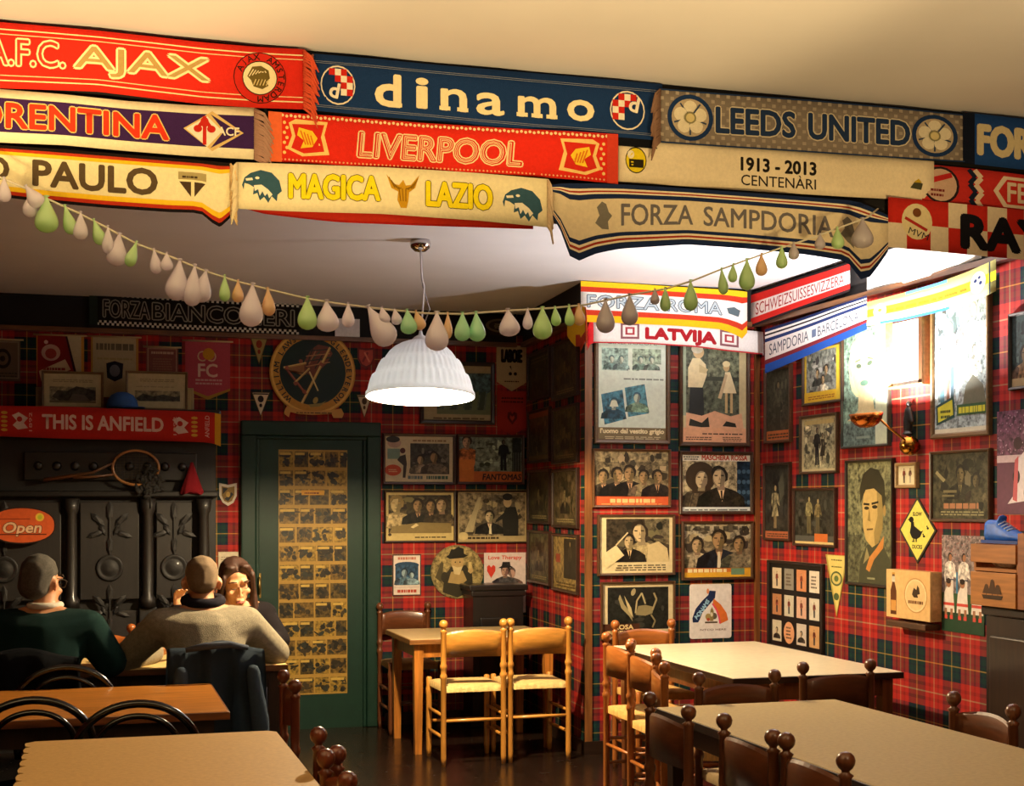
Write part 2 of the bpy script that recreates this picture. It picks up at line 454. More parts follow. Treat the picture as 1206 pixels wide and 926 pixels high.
# the deep beam that carries the near scarves
slab('trim_1', XL, XR, YBEAM, YBEAM + .12, 2.475, CEIL - .001, mat('#0f0d10', .95))
tw = wood('#6b4526', .4, 'x'); twz = wood('#7a4c25', .4, 'z'); twy = wood('#6b4526', .4, 'y'); dk = mat('#120f10', .9)
for n, a in (('trim_2', (XL, XS, YB - .035, YB - .0005, 2.72, CEIL - .001, dk)), ('trim_3', (XL, XS, YB - .055, YB - .0005, 2.69, 2.72, tw)),
             ('trim_6', (XS - .035, XR - .035, YC - .035, YC - .0005, 2.72, CEIL - .001, dk)), ('trim_7', (XS - .055, XR - .055, YC - .055, YC - .0005, 2.69, 2.72, tw)),
             ('trim_8', (XR - .035, XR - .0005, YBEAM + .28, YC - .035, 2.72, CEIL - .001, dk)), ('trim_9', (XR - .055, XR - .0005, YBEAM + .28, YC - .055, 2.69, 2.72, twy)),
             ('trim_10', (XS - .012, XS + .035, YC - .012, YC - .0005, .08, 2.69, twz)), ('trim_11', (XR - .035, XR - .0005, YC - .02, YC - .0005, .08, 2.69, twz))):
    slab(n, *a)
bs = wood('#2a1a10', .4, 'x')
slab('baseboard_pillar', XS - .02, XR, YC - .02, YC - .0005, 0, .085, bs)
skew('baseboard_return', .02, .0005, YC, YB - .03, 0, .085, bs)
skew('trim_4', .035, .0005, YC, YB - .036, 2.72, CEIL - .001, dk); skew('trim_5', .055, .0005, YC - .055, YB - .056, 2.69, 2.72, twy)
slab('baseboard_right', XR - .02, XR - .0005, -1.5, YC - .02, 0, .085, bs)
slab('baseboard_back', 1.96, XS - .02, YB - .02, YB - .0005, 0, .085, bs)

# green door in the back wall
gm = mat('#082c20', .5, noise=.12, nscale=8, spec=.35)
dx0, dx1, dzt = on_y(283, 700, YB).x, on_y(447, 700, YB).x, on_y(365, 497, YB).z
bm = BM()
add_box(bm, ((dx0 + dx1) / 2, YB - .012, dzt / 2 - .03), (dx1 - dx0 - .1, .02, dzt - .06))
door = struct('door_1', bm, gm)
bm = BM()
fwid = .1
for x in (dx0 + fwid / 2, dx1 - fwid / 2): add_box(bm, (x, YB - .03, (dzt - fwid) / 2), (fwid, .06, dzt - fwid), .008)
add_box(bm, ((dx0 + dx1) / 2, YB - .03, dzt - fwid / 2), (dx1 - dx0, .06, fwid), .008)
for x in (dx0 + fwid + .012, dx1 - fwid - .012): add_box(bm, (x, YB - .026, (dzt - fwid - .026) / 2), (.024, .03, dzt - fwid - .026), .006)
add_box(bm, ((dx0 + dx1) / 2, YB - .026, dzt - fwid - .012), (dx1 - dx0 - .2, .03, .024), .006)
struct('door_frame', bm, gm, door)
bm = BM(); hp = on_y(305, 690, YB - .03)
add_tube(bm, [hp + Vector((0, 0, -.06)), hp + Vector((0, -.03, -.05)), hp + Vector((0, -.03, .05)), hp + Vector((0, 0, .06))], .009)
add_box(bm, hp + Vector((0, .004, 0)), (.03, .006, .17), .002)
o = struct('door_handle', bm, mat('#b49a5a', .3, metal=1), door); o['label'] = 'brass door handle'
def comic(A):
    r = random.Random(3); rows = 13
    A.rect(.0, .0, 1, 1, '#a8843c')
    for j in range(rows):
        y0 = j / rows; y1 = y0 + 1 / rows; x = .0
        while x < .98:
            wd = r.choice((.22, .22, .25, .3)); x1 = min(1, x + wd)
            if 1 - x1 < .1: x1 = 1
            A.rect(x + .012, y0 + .006, x1 - .012, y1 - .008, r.choice(('~#8a6c30', '~#6f5626', '~#94762f', '~#574620')))
            for q in range(r.randint(9, 15)):
                cx = x + .03 + r.random() * (x1 - x - .06); cy = y0 + .016 + r.random() * (y1 - y0 - .034)
                A.ell(cx, cy, .012 + .03 * r.random(), .004 + .013 * r.random(), r.choice(('#2a2418', '#1c1a14', '#3a3020', '#2a2e26')), 7, r.random() * 3)
            if r.random() < .6: A.rect(x + .02, y1 - .022, x1 - .03 - .05 * r.random(), y1 - .012, '#c2a04c')
            x = x1
    A.rect(.33, .815, .66, .835, '#d69a2c'); A.lines(.37, .82, .62, .832, 1, '#6b2a14', 4)
PLANES['D'] = ('y', YB - .0222)
card('comic_poster', 'tall tan poster of small comic strip panels on the green door', 'poster', 'D', (328, 530, 409, 818), comic, '#a8843c', .002)
# ------------------------------------------------------------ furniture
def post_prof(h, r=.017):
    return [(r * .75, 0), (r, .05), (r, .515), (r * 1.3, .525), (r * 1.3, .54), (r * .95, .55), (r, .575), (r * 1.3, .585), (r * 1.3, .6), (r * .95, .61),
            (r * 1.05, .64), (r, h - .075), (r * 1.35, h - .066), (r * .68, h - .058), (r * .68, h - .053), (r * 1.15, h - .046), (r * 1.5, h - .036), (r * 1.6, h - .024), (r * 1.35, h - .011), (r * .85, h - .003), (r * .2, h)]
def chair_parts(t, wc, seatc, W=.37, H=.87):
    wz, wx = wood(wc, .33, 'z', .3), wood(wc, .33, 'x', .3); hw = W / 2
    for s in (-1, 1):
        bm = BM(); add_lathe(bm, post_prof(H), 12, (s * hw, -.18, 0)); obj('back_post', bm, wz, t)
        bm = BM(); add_lathe(bm, [(.013, 0), (.018, .05), (.018, .38), (.021, .4), (.021, .42), (.017, .44), (.018, .485), (.012, .492)], 12, (s * hw, .19, 0)); obj('leg', bm, wz, t)
    bm = BM(); n = 10; rows = []
    for i in range(n + 1):
        a = i / n; x = (a - .5) * (W - .02); bow = -.032 * (1 - (2 * a - 1) ** 2)
        zt = .79 + .022 * (1 - (2 * a - 1) ** 2) + (H - .87); zb = .645 + .006 * (1 - (2 * a - 1) ** 2)
        rows.append([bm.verts.new((x, -.18 + bow + dy, z)) for dy, z in ((-.007, zb), (-.007, zt - .01), (0, zt), (.007, zt - .01), (.007, zb))])
    for p, q in zip(rows, rows[1:]):
        for k in range(5):
            f = bm.faces.new((p[k], p[(k + 1) % 5], q[(k + 1) % 5], q[k])); f.smooth = k in (0, 3)
    bm.faces.new(rows[0][::-1]); bm.faces.new(rows[-1]); bmesh.ops.recalc_face_normals(bm, faces=bm.faces)
    obj('backrest', bm, wx, t)
    # woven seat: four triangles of cord falling to the centre, rounded edge
    bm = BM(); n = 12; g = []
    for j in range(n + 1):
        row = []
        for i in range(n + 1):
            u, v = i / n * 2 - 1, j / n * 2 - 1
            wd = hw - .006 + .008 * (v * .5 + .5)
            e = max(abs(u), abs(v)); z = .474 + .014 * (1 - e ** 6) - .010 * (1 - e) + .006 * math.cos(PI * u) * (1 - e)
            row.append(bm.verts.new((u * wd, v * .182 + .005, z)))
        g.append(row)
    for j in range(n):
        for i in range(n):
            f = bm.faces.new((g[j][i], g[j][i + 1], g[j + 1][i + 1], g[j + 1][i])); f.smooth = True
    edge = [e for e in bm.edges if e.is_boundary]
    r = bmesh.ops.extrude_edge_only(bm, edges=edge)
    for v in r['geom']:
        if isinstance(v, bmesh.types.BMVert): v.co.z = .437
    bmesh.ops.recalc_face_normals(bm, faces=bm.faces)
    obj('seat', bm, mat(seatc, .8, noise=.25, nscale=30, bump=.6, bscale=120, stretch=(1, 6, 1)), t)
    for z, y0, y1, s in ((.27, -.18, -.18, 0), (.22, .19, .19, 0), (.3, -.18, .19, -1), (.3, -.18, .19, 1), (.17, -.18, .19, -1), (.17, -.18, .19, 1)):
        bm = BM()
        if s == 0: add_tube(bm, [(-hw, y0, z), (0, y0, z), (hw, y0, z)], [.009, .011, .009])
        else: add_tube(bm, [(s * hw, y0, z), (s * hw, 0, z), (s * hw, y1, z)], [.009, .011, .009])
        obj('stretcher', bm, wx, t)
PROTO = {}
def ladder_chair(kind, label, x, y, rz, group, H=.87):
    cols = {'yellow': ('#c98a3a', '#e6c27a'), 'honey': ('#a8622a', '#d9a95c'), 'dark': ('#6a3c22', '#b99a68'), 'red': ('#6a3018', '#a88a5c'), 'orange': ('#b0602a', '#caa064')}[kind]
    if kind not in PROTO:
        t = thing('ladder_back_chair', label, 'chair', (x, y, 0), rz, group); chair_parts(t, *cols, W={'yellow': .37, 'honey': .36, 'orange': .37}.get(kind, .342)); PROTO[kind] = t
    else:
        t = copy_tree(PROTO[kind]); t.location = (x, y, 0); t.rotation_euler = (0, 0, rz); tag(t, label, 'chair', group)
    return t
Rad = math.radians
G = 'turned ladder back chairs with woven seats'
# facing rz=0 -> +Y (its back towards the camera)
ladder_chair('yellow', 'honey yellow ladder back chair nearest the green door, back to us', 2.165, 8.14, 0, G)
ladder_chair('yellow', 'honey yellow ladder back chair beside the tartan pillar, back to us', 2.585, 8.165, 0, G)
ladder_chair('dark', 'dark chair in shadow behind the small table by the green door', 2.08, 9.33, PI, G)
ladder_chair('honey', 'amber chair nearest the pillar in the row along the pale far table', 2.63 + .18, 6.78, -PI / 2, G)
ladder_chair('honey', 'amber chair in the middle of the row along the pale far table', 2.565 + .18, 6.28, -PI / 2 - .04, G)
ladder_chair('honey', 'amber chair turned askew at the end of the row by the pale far table', 2.60, 5.69, -PI / 2 - .3, G)
ladder_chair('honey', 'amber chair at the far end of the pale table below the white brewery sign', 3.13, 7.48, PI, G)
ladder_chair('dark', 'dark brown chair back standing at the near end of the pale far table', 3.11, 5.58, .05, G)
ladder_chair('dark', 'dark brown chair tucked under the far end of the tan dining table', 2.53, 5.0, PI, G)
ladder_chair('dark', 'dark brown chair farthest from us in the row of three along the tan table', 2.12, 4.515, -PI / 2, G)
ladder_chair('dark', 'dark brown chair in the middle of the row of three along the tan table', 2.155, 3.968, -PI / 2, G)
ladder_chair('dark', 'dark brown chair nearest us in the row of three along the tan table', 2.165, 3.562, -PI / 2, G)
ladder_chair('dark', 'dark brown chair at the near end of the tan table, one finial showing', 2.43, 3.07, 0, G)
ladder_chair('dark', 'dark brown chair on the wall side of the tan table below the wooden crates', 2.83, 4.21, PI / 2, G)
ladder_chair('red', 'reddish brown chair at the end of the orange table, beside the hanging jacket', .57, 5.58, PI / 2, G)
ladder_chair('red', 'reddish brown chair at the tan square table, farther one of the close pair', .48, 4.07, PI / 2, G)
ladder_chair('red', 'reddish brown chair at the tan square table, nearer one of the close pair', .44, 3.68, PI / 2, G)
ladder_chair('orange', 'orange brown chair across the lit table between the two seated men', .02, 8.05, PI, G)
ladder_chair('red', 'dim red brown chair across the lit table beside the orange brown one', .43, 8.1, PI, G)
ladder_chair('red', 'brown chair the seated woman with long hair sits on', .82, 8.14, PI, G)
ladder_chair('red', 'brown chair under the blue grey jacket behind the man in the knitted sweater', .53, 6.66, 0, G)

# black bentwood chairs
bk = mat('#08080a', .16, coat=.6)
def hoop(bm, hw, z0, z1, r, y0=-.19, lean=-.07):
    pts = []
    for i in range(25):
        a = PI * i / 24; zz = z1 - hw
        if i == 0: pts += [(hw * .92, y0, z0), (hw * .97, y0 + lean * .4, (z0 + zz) / 2)]
        pts.append((hw * math.cos(a), y0 + lean * (.8 + .2 * math.sin(a)), zz + hw * .82 * math.sin(a) + hw * .18))
        if i == 24: pts += [(-hw * .97, y0 + lean * .4, (z0 + zz) / 2), (-hw * .92, y0, z0)]
    add_tube(bm, pts, r, 10)
def bentwood(label, x, y, rz):
    g = 'black bentwood chairs at the orange table'
    if 'bent' in PROTO:
        t = copy_tree(PROTO['bent']); t.location = (x, y, 0); t.rotation_euler = (0, 0, rz); return tag(t, label, 'chair', g)
    t = thing('bentwood_chair', label, 'chair', (x, y, 0), rz, g); PROTO['bent'] = t
    bm = BM(); hoop(bm, .215, .44, .84, .015); obj('back_hoop', bm, bk, t)
    bm = BM(); hoop(bm, .145, .46, .795, .011, -.19, -.066); obj('inner_hoop', bm, bk, t)
    bm = BM(); add_lathe(bm, [(.17, .452), (.2, .452), (.21, .46), (.2, .474), (.17, .468), (.02, .462)], 28); obj('seat', bm, bk, t)
    bm = BM(); add_tube(bm, [(.2 * math.cos(a * PI / 12), .2 * math.sin(a * PI / 12), .44) for a in range(24)], .014, 8, True); obj('seat_ring', bm, bk, t)
    for sx, sy in ((-1, -1), (1, -1), (-1, 1), (1, 1)):
        bm = BM(); add_tube(bm, [(sx * .14, sy * .14, .44), (sx * .155, sy * .16, .25), (sx * .19, sy * .2, 0)], [.016, .014, .011]); obj('leg', bm, bk, t)
    bm = BM(); add_tube(bm, [(.15 * math.cos(a * PI / 12), .15 * math.sin(a * PI / 12), .24) for a in range(24)], .009, 8, True); obj('foot_ring', bm, bk, t)
    return t
def at(px, z, Y, py=None): return on_y(px, 0, Y).x
bentwood('black bentwood chair at the orange table, the one cut by the picture edge', at(38, 0, 5.30), 5.585, 0)
bentwood('black bentwood chair at the orange table, in front of the bald man', at(162, 0, 5.10), 5.385, 0)
bentwood('black bentwood chair behind the man in the dark green sweater', at(77, 0, 6.40), 6.625, 0)

# tables
def table(name, label, x0, x1, y0, y1, z, top, legc, edge, th=.03, leg=.06, inset=.06, ap=.09, rz=0, li=None):
    t = thing(name, label, 'table', ((x0 + x1) / 2, (y0 + y1) / 2, 0), rz)
    W, D = x1 - x0, y1 - y0
    bm = BM(); add_box(bm, (0, 0, z - th / 2), (W, D, th), .005); obj('tabletop', bm, top, t)
    if edge:
        bm = BM()
        for c, s in (((0, -D / 2 - .003, z - th / 2 - .003), (W + .012, .006, th)), ((0, D / 2 + .003, z - th / 2 - .003), (W + .012, .006, th)), ((-W / 2 - .003, 0, z - th / 2 - .003), (.006, D, th)), ((W / 2 + .003, 0, z - th / 2 - .003), (.006, D, th))):
            add_box(bm, c, s, .002)
        obj('edge_band', bm, edge, t)
    bm = BM(); zz = z - th - ap / 2 + .001
    for c, s in (((0, -D / 2 + inset, zz), (W - 2 * inset, .022, ap)), ((0, D / 2 - inset, zz), (W - 2 * inset, .022, ap)), ((-W / 2 + inset, 0, zz), (.022, D - 2 * inset, ap)), ((W / 2 - inset, 0, zz), (.022, D - 2 * inset, ap))):
        add_box(bm, c, s)
    obj('apron', bm, legc, t)
    for sx in (-1, 1):
        for sy in (-1, 1):
            bm = BM(); add_lathe(bm, [(leg * .5, 0), (leg * .68, z - th - .01)], 4, (sx * (W / 2 - (li or (inset,))[0]), sy * (D / 2 - (li or (inset,))[-1]), 0), Matrix.Rotation(PI / 4, 4, 'Z')); 
            for f in bm.faces: f.smooth = False
            obj('leg', bm, legc, t)
    return t
lam = mat('#ab9464', .62, noise=.1, nscale=60, spec=.25); lam2 = mat('#e6d8b4', .28, noise=.08, nscale=30, spec=.5)
dkw = wood('#2a170d', .4, 'z'); dkx = wood('#2a170d', .4, 'x'); hon = wood('#b3702c', .35, 'z'); 
table('dining_table', 'tan dining table with the row of dark chairs beside it', 2.13, 2.925, 3.25, 5.08, .75, lam, dkw, dkx)
table('dining_table', 'pale cream dining table standing in the tartan corner', 2.83, 3.72, 5.83, 7.38, .75, lam2, wood('#6a3a1a', .4, 'z'), dkx)
table('dining_table', 'small honey wood table behind the pair of yellow chairs', 1.87, 2.84, 8.36, 9.1, .72, mat('#c2a878', .35, noise=.1, nscale=30), hon, wood('#8a5a2c', .4, 'x'))
table('dining_table', 'orange wood table behind the two black bentwood chairs', -1.1, .5, 5.47, 6.34, .75, wood('#b8742c', .3, 'x', .3), dkw, wood('#7a4420', .35, 'x'), li=(.17, .26))
table('dining_table', 'brightly lit table where the three people sit', -1.0, .93, 7.0, 7.72, .75, mat('#d8b878', .4, noise=.08, nscale=30), dkw, wood('#6a4020', .4, 'x'))
t = table('dining_table', 'tan square table with a scalloped edge nearest us', -.21, .61, 3.2, 4.93, .748, wood('#5a3418', .4, 'x'), dkw, None)
# its top sheet with a scalloped side
pts = []; X0, X1, D = -.42, .415, 1.74
pts += [(X1, -D / 2), (X1, D / 2 - .03), (X1 - .03, D / 2), (X0 + .03, D / 2), (X0, D / 2 - .03)]
n = 14
for i in range(n):
    y = D / 2 - .05 - (D - .1) * i / n; s = (D - .1) / n
    pts += [(X0, y), (X0 + .004, y - s * .35), (X0 + .022, y - s * .5), (X0 + .004, y - s * .65)]
pts += [(X0, -D / 2)]
bm = BM(); add_prism(bm, pts[::-1], .748, .7525); bmesh.ops.recalc_face_normals(bm, faces=bm.faces)
obj('table_cover', bm, mat('#b48c4e', .65, noise=.1, nscale=60, bump=.1, bscale=200, spec=.25), t)

# carved dark dresser along the back wall
DY = 9.12
bx1 = on_y(255, 0, DY).x; dtop = on_y(150, 492, DY).z
cw = wood('#0f0c0b', .6, 'z', .35); cwx = wood('#0f0c0b', .42, 'x', .35); cwl = wood('#191411', .55, 'z', .3)
t = thing('carved_dresser', 'tall dark carved wooden dresser with panelled doors beside the green door', 'dresser', (bx1 - 1.2, (DY + YB) / 2, 0))
def L(px): return on_y(px, 0, DY).x - (bx1 - 1.2)
FY = DY - (DY + YB) / 2
bm = BM(); add_box(bm, (0, .03, dtop / 2), (2.4, YB - DY - .07, dtop)); obj('body', bm, cw, t)
bm = BM(); add_box(bm, (0, 0, dtop + .03), (2.46, YB - DY - .006, .06), .012); add_box(bm, (0, .01, dtop - .03), (2.42, YB - DY - .03, .06), .01); obj('cornice', bm, cwx, t)
zl = on_y(150, 582, DY).z; zl2 = on_y(150, 570, DY).z
bm = BM(); add_box(bm, (0, FY + .01, zl), (2.42, .07, .04), .01); obj('ledge', bm, cwx, t)
bm = BM(); z1 = on_y(150, 533, DY).z; z0 = on_y(150, 566, DY).z
add_box(bm, ((L(28) + L(232)) / 2, FY + .028, (z0 + z1) / 2), (L(232) - L(28), .02, z1 - z0), .006)
for k in range(9):
    add_lathe(bm, [(.012, 0), (.03, .006), (.02, .014), (.004, .018)], 8, (L(45) + (L(215) - L(45)) * k / 8, FY + .02, (z0 + z1) / 2), Matrix.Rotation(PI / 2, 4, 'X'))
obj('frieze_panel', bm, cwx, t)
for px in (-70, 84, 174, 240):
    bm = BM(); add_lathe(bm, [(.05, .9), (.05, .95), (.034, .98), (.036, 1.2), (.032, zl - .13), (.045, zl - .1), (.05, zl - .03)], 14, (L(px), FY - .005, 0)); obj('column', bm, cwl, t)
    bm = BM(); add_box(bm, (L(px), FY + .01, .45), (.11, .06, .9), .008); obj('pilaster', bm, cw, t)
def fleur(bm, cx, zc, s, y):
    for dx, dz, a, l, wd in ((0, .30, 0, .2, .07), (-.2, .16, .8, .17, .07), (.2, .16, -.8, .17, .07), (-.24, -.1, 1.9, .16, .06), (.24, -.1, -1.9, .16, .06), (0, -.3, PI, .18, .06), (-.12, -.02, .5, .12, .05), (.12, -.02, -.5, .12, .05)):
        c = Vector((cx + dx * s, y, zc + dz * s))
        m = Matrix.Rotation(-a, 4, 'Y')
        b0 = len(bm.verts)
        bmesh.ops.create_icosphere(bm, subdivisions=1, radius=1, matrix=Matrix.Translation(c) @ m @ Matrix.Diagonal((wd * s, .012, l * s, 1)))
    add_box(bm, (cx, y, zc - .05 * s), (.03 * s, .016, .8 * s), .003)
for a, b in ((-64, 72), (94, 164), (184, 226)):
    xa, xb = L(a), L(b); xm = (xa + xb) / 2
    for za, zb, nm in ((.95, zl - .05, 'door_panel'), (.08, .88, 'lower_door')):
        bm = BM(); add_box(bm, (xm, FY + .022, (za + zb) / 2), (xb - xa, .02, zb - za), .006)
        p = obj(nm, bm, cwl, t)
        bm = BM()
        if nm == 'door_panel':
            fleur(bm, xm, zb - .17, .36, FY + .008); 
            add_lathe(bm, [(.085, 0), (.085, .008), (.075, .012), (.062, .005), (.05, .005), (.035, .013), (.008, .015)], 18, (xm, FY + .012, zb - .42), Matrix.Rotation(PI / 2, 4, 'X'))
            fleur(bm, xm, zb - .68, .32, FY + .008)
        else: fleur(bm, xm, .5, .5, FY + .008)
        obj('carving', bm, cw, p)

# dark mantel shaped cabinet standing at the back wall behind the small table
mx0, mx1 = on_y(553, 0, 9.3).x, 2.925; mzt = on_y(585, 689, 9.3).z
t = thing('mantel_cabinet', 'black wooden mantel cabinet against the tartan wall below the heart card', 'cabinet', ((mx0 + mx1) / 2, 9.44, 0))
mw = mx1 - mx0; bw = wood('#120c0a', .4, 'z')
bm = BM(); add_box(bm, (0, .005, mzt / 2 - .03), (mw - .06, .26, mzt - .06)); obj('body', bm, bw, t)
bm = BM(); add_box(bm, (0, -.005, mzt - .02), (mw, .29, .04), .008); add_box(bm, (0, 0, mzt - .06), (mw - .03, .275, .045), .008); obj('shelf_top', bm, wood('#120c0a', .4, 'x'), t)
bm = BM(); add_box(bm, (0, -.13, mzt / 2 - .08), (mw - .16, .02, mzt - .3), .006); obj('front_panel', bm, bw, t)
bm = BM(); add_box(bm, (0, 0, .04), (mw - .02, .28, .08), .006); obj('plinth', bm, bw, t)

# dark sideboard by the right wall with the crates
t = thing('sideboard', 'dark brown sideboard carrying the wooden crates by the tartan wall', 'sideboard', (3.945, 4.55, 0))
zs = on_x(1165, 714, 3.8).z
sb = wood('#24140c', .4, 'y')
bm = BM(); add_box(bm, (0, 0, zs / 2 - .02), (.27, 1.5, zs - .05)); obj('body', bm, wood('#24140c', .4, 'z'), t)
bm = BM(); add_box(bm, (0, 0, zs - .02), (.3, 1.54, .04), .006); obj('top', bm, sb, t)
for y in (-.37, .37):
    bm = BM(); add_box(bm, (-.14, y, zs / 2 - .02), (.02, .68, zs - .22), .006); p = obj('door', bm, wood('#2b180e', .4, 'z'), t)
    bm = BM(); add_lathe(bm, [(.006, 0), (.006, .015), (.014, .02), (.01, .03)], 10, (-.15, y - .28 * (1 if y > 0 else -1), zs / 2), Matrix.Rotation(-PI / 2, 4, 'Y')); obj('knob', bm, mat('#8a6a3a', .3, metal=1), p)
def crate(label, xa, y0, y1, z0, z1, emblem, cc='#b0702e', depth=.28, slot=0):
    t = thing('wooden_crate', label, 'crate', (xa + depth / 2, (y0 + y1) / 2, z0), group='wooden crates on the sideboard')
    W = y1 - y0; H = z1 - z0; m = wood(cc, .5, 'y', .3)
    bm = BM(); add_box(bm, (-depth / 2 + .008, 0, (H + slot) / 2), (.016, W, H - slot - .004), .002); p = obj('front_board', bm, m, t)
    if emblem:
        A = Art(W, H)
        A.poly([(.3, .22), (.7, .22), (.74, .34), (.26, .34)], '#3a2410')
        for x, hh in ((.37, .28), (.5, .42), (.62, .28)):
            A.rect(x - .006, .34, x + .006, .38 + hh, '#3a2410'); A.poly([(x - .09, .38), (x + .09, .38), (x + .03, .36 + hh), (x - .03, .36 + hh)], '#4a2e16')
        bm = BM(); ms = []; A.fill(bm, ms, .0004, 0, -W / 2, 0)
        o = obj('stamped_ship', bm, ms, p); o.matrix_local = Matrix(((0, 0, -1, -depth / 2 - .0005), (-1, 0, 0, 0), (0, 1, 0, 0), (0, 0, 0, 1)))
    bm = BM(); add_box(bm, (depth / 2 - .008, 0, H / 2), (.016, W, H), .002); obj('back_board', bm, m, t)
    for s in (-1, 1):
        bm = BM(); add_box(bm, (0, s * (W / 2 - .008), H / 2), (depth - .034, .016, H), .002); obj('end_board', bm, m, t)
    bm = BM(); add_box(bm, (0, 0, .008), (depth - .034, W - .034, .014)); obj('bottom_board', bm, m, t)
    return t
CXF = 3.765
cy1, cy0 = on_x(1143, 0, CXF).y, on_x(1196, 0, CXF).y
za, zb = zs + .001, on_x(1168, 674, CXF).z
zc, zd = on_x(1168, 664, CXF).z, on_x(1168, 641, CXF).z
crate('wooden crate with a stamped ship standing on the dark sideboard', CXF, cy0, cy1, za, zb, True)
crate('low wooden tray above the ship crate, under the blue shoe', CXF, cy0, cy1, zb + .001, zd, False, '#a8682a', slot=zc - zb)
crate('tall reddish wooden crate at the picture edge beside the ship crate', CXF - .005, cy0 - .34, cy0 - .02, za, on_x(1202, 628, CXF).z, False, '#96562a')

bm = BM(); yb = (cy0 + cy1) / 2 - .03; zq = zb + .052
add_lathe(bm, [(.004, -.1), (.032, -.098), (.034, -.06), (.034, .02), (.014, .06), (.013, .1), (.016, .102), (.016, .112), (.005, .113)], 16, (CXF + .075, yb, zq), Matrix.Rotation(PI / 2, 4, 'X'))
tag(obj('glass_bottle', bm, mat('#c8c4b4', .12, noise=.5, nscale=25, coat=.5)), 'clear glass bottle lying inside the low tray above the ship crate', 'bottle')
# blue shoe on the tray
t = thing('sports_shoe', 'bright blue sports shoe resting on the wooden tray', 'shoe', (CXF + .06, (cy0 + cy1) / 2 - .02, zd + .002), Rad(-90))
bm = BM()
add_hull(bm, [((-.11, 0, .035), (.032, .034, .03)), ((-.02, 0, .035), (.03, .036, .03)), ((-.11, 0, .085), (.028, .03, .02)), ((-.05, 0, .085), (.03, .03, .016))])
add_hull(bm, [((-.03, 0, .035), (.04, .036, .03)), ((.06, .004, .03), (.04, .042, .022)), ((.12, .004, .024), (.025, .03, .015)), ((-.03, 0, .07), (.03, .03, .016))])
add_hull(bm, [((-.045, 0, .085), (.014, .026, .012)), ((-.03, 0, .115), (.012, .024, .012))])
obj('upper', fuse(bm, .006, 4), mat('#1a5fc0', .5, noise=.2, nscale=40), t)
bm = BM(); add_prism(bm, [(-.145, -.03), (-.06, -.036), (.05, -.045), (.12, -.038), (.15, 0), (.12, .042), (.05, .05), (-.06, .038), (-.145, .03)], 0, .014); obj('sole', bm, mat('#173a86', .6), t)
bm = BM()
for k in range(4): add_tube(bm, [(-.02 + k * .02, -.03, .082 - k * .008), (-.015 + k * .02, 0, .098 - k * .01), (-.02 + k * .02, .03, .082 - k * .008)], .003, 6)
obj('laces', bm, mat('#c8d4e8', .8), t)
# ------------------------------------------------------------ scarves
ART_KIND = 'cloth'
def interp(cols, x, k):
    if x <= cols[0][0]: a, b = cols[0], cols[1]
    elif x >= cols[-1][0]: a, b = cols[-2], cols[-1]
    else:
        for a, b in zip(cols, cols[1:]):
            if a[0] <= x <= b[0]: break
    t = (x - a[0]) / (b[0] - a[0])
    return a[k] + (b[k] - a[k]) * t
def scarf(label, pl, cols, fn, off, base='#c8281c', fringe=None, amp=.006, group='football scarves on the near beam', lay=.00045, cat='scarf', name='scarf'):
    x0, x1 = cols[0][0], cols[-1][0]; W = x1 - x0
    H = sum(c[2] - c[1] for c in cols) / len(cols)
    A = Art(W, H); A.x0 = x0; fn(A)
    bm = BM(); mats = [cloth(base)]
    add_box(bm, (W / 2, H / 2, -.003), (W, H, .006))
    A.fill(bm, mats, lay)
    def cut(co, no):
        bmesh.ops.bisect_plane(bm, geom=bm.verts[:] + bm.edges[:] + bm.faces[:], dist=1e-5, plane_co=co, plane_no=no)
    n = max(6, int(W / 11))
    for i in range(1, n): cut((W * i / n, 0, 0), (1, 0, 0))
    for c in cols[1:-1]: cut((c[0] - x0 + .013, 0, 0), (1, 0, 0))
    for j in (1, 2, 3): cut((0, H * j / 4, 0), (0, 1, 0))
    ph = R.random() * 6; ph2 = R.random() * 6
    # soften the edge polylines
    def edge(x, k):
        return sum(interp(cols, min(max(x + d, x0), x1), k) for d in (-6, 0, 6)) / 3 if x0 + 6 < x < x1 - 6 else interp(cols, x, k)
    def mp(x, v, z):
        px = x0 + x; yt, yb = edge(px, 1), edge(px, 2); py = yb + (yt - yb) * v
        wv = amp * (math.sin(px * .043 + ph + v * 1.3) + .6 * math.sin(px * .021 + ph2 - v * 2) + .5 * (1 - v) * math.sin(px * .09 + ph2))
        return on(pl, px, py, off + 1.6 * amp + wv + z)
    cen = mp(W / 2, .5, 0)
    for v in bm.verts: v.co = mp(v.co.x, v.co.y / H, v.co.z) - cen
    for f in bm.faces: f.smooth = True
    bmesh.ops.recalc_face_normals(bm, faces=[f for f in bm.faces if f.material_index == -1])
    if not fringe:
        o = obj(name, bm, mats); o.location = cen; return tag(o, label, cat, group)
    t = thing(name, label, cat, cen, 0, group)
    obj('cloth', bm, mats, t)
    for side, colr, ln in fringe:
        fb = BM(); xx = 0 if side == 'l' else W; sg = -1 if side == 'l' else 1
        for k in range(26):
            v = .02 + .96 * k / 25; j = R.random()
            p0 = mp(xx - sg * .6, v, .001) - cen; p1 = mp(xx + sg * ln * .55, v - .06 - .05 * j, .003 + .006 * j) - cen; p2 = mp(xx + sg * ln * (.75 + .4 * j), v - .22 - .16 * j, .002 + .012 * j) - cen
            add_tube(fb, [p0, p1, p2], [.004, .0035, .0022], 5)
        obj('fringe', fb, cloth(colr), t)
    return t
def bands(A, lst):
    for a, b, c in lst: A.rect(0, a, 1, b, c)
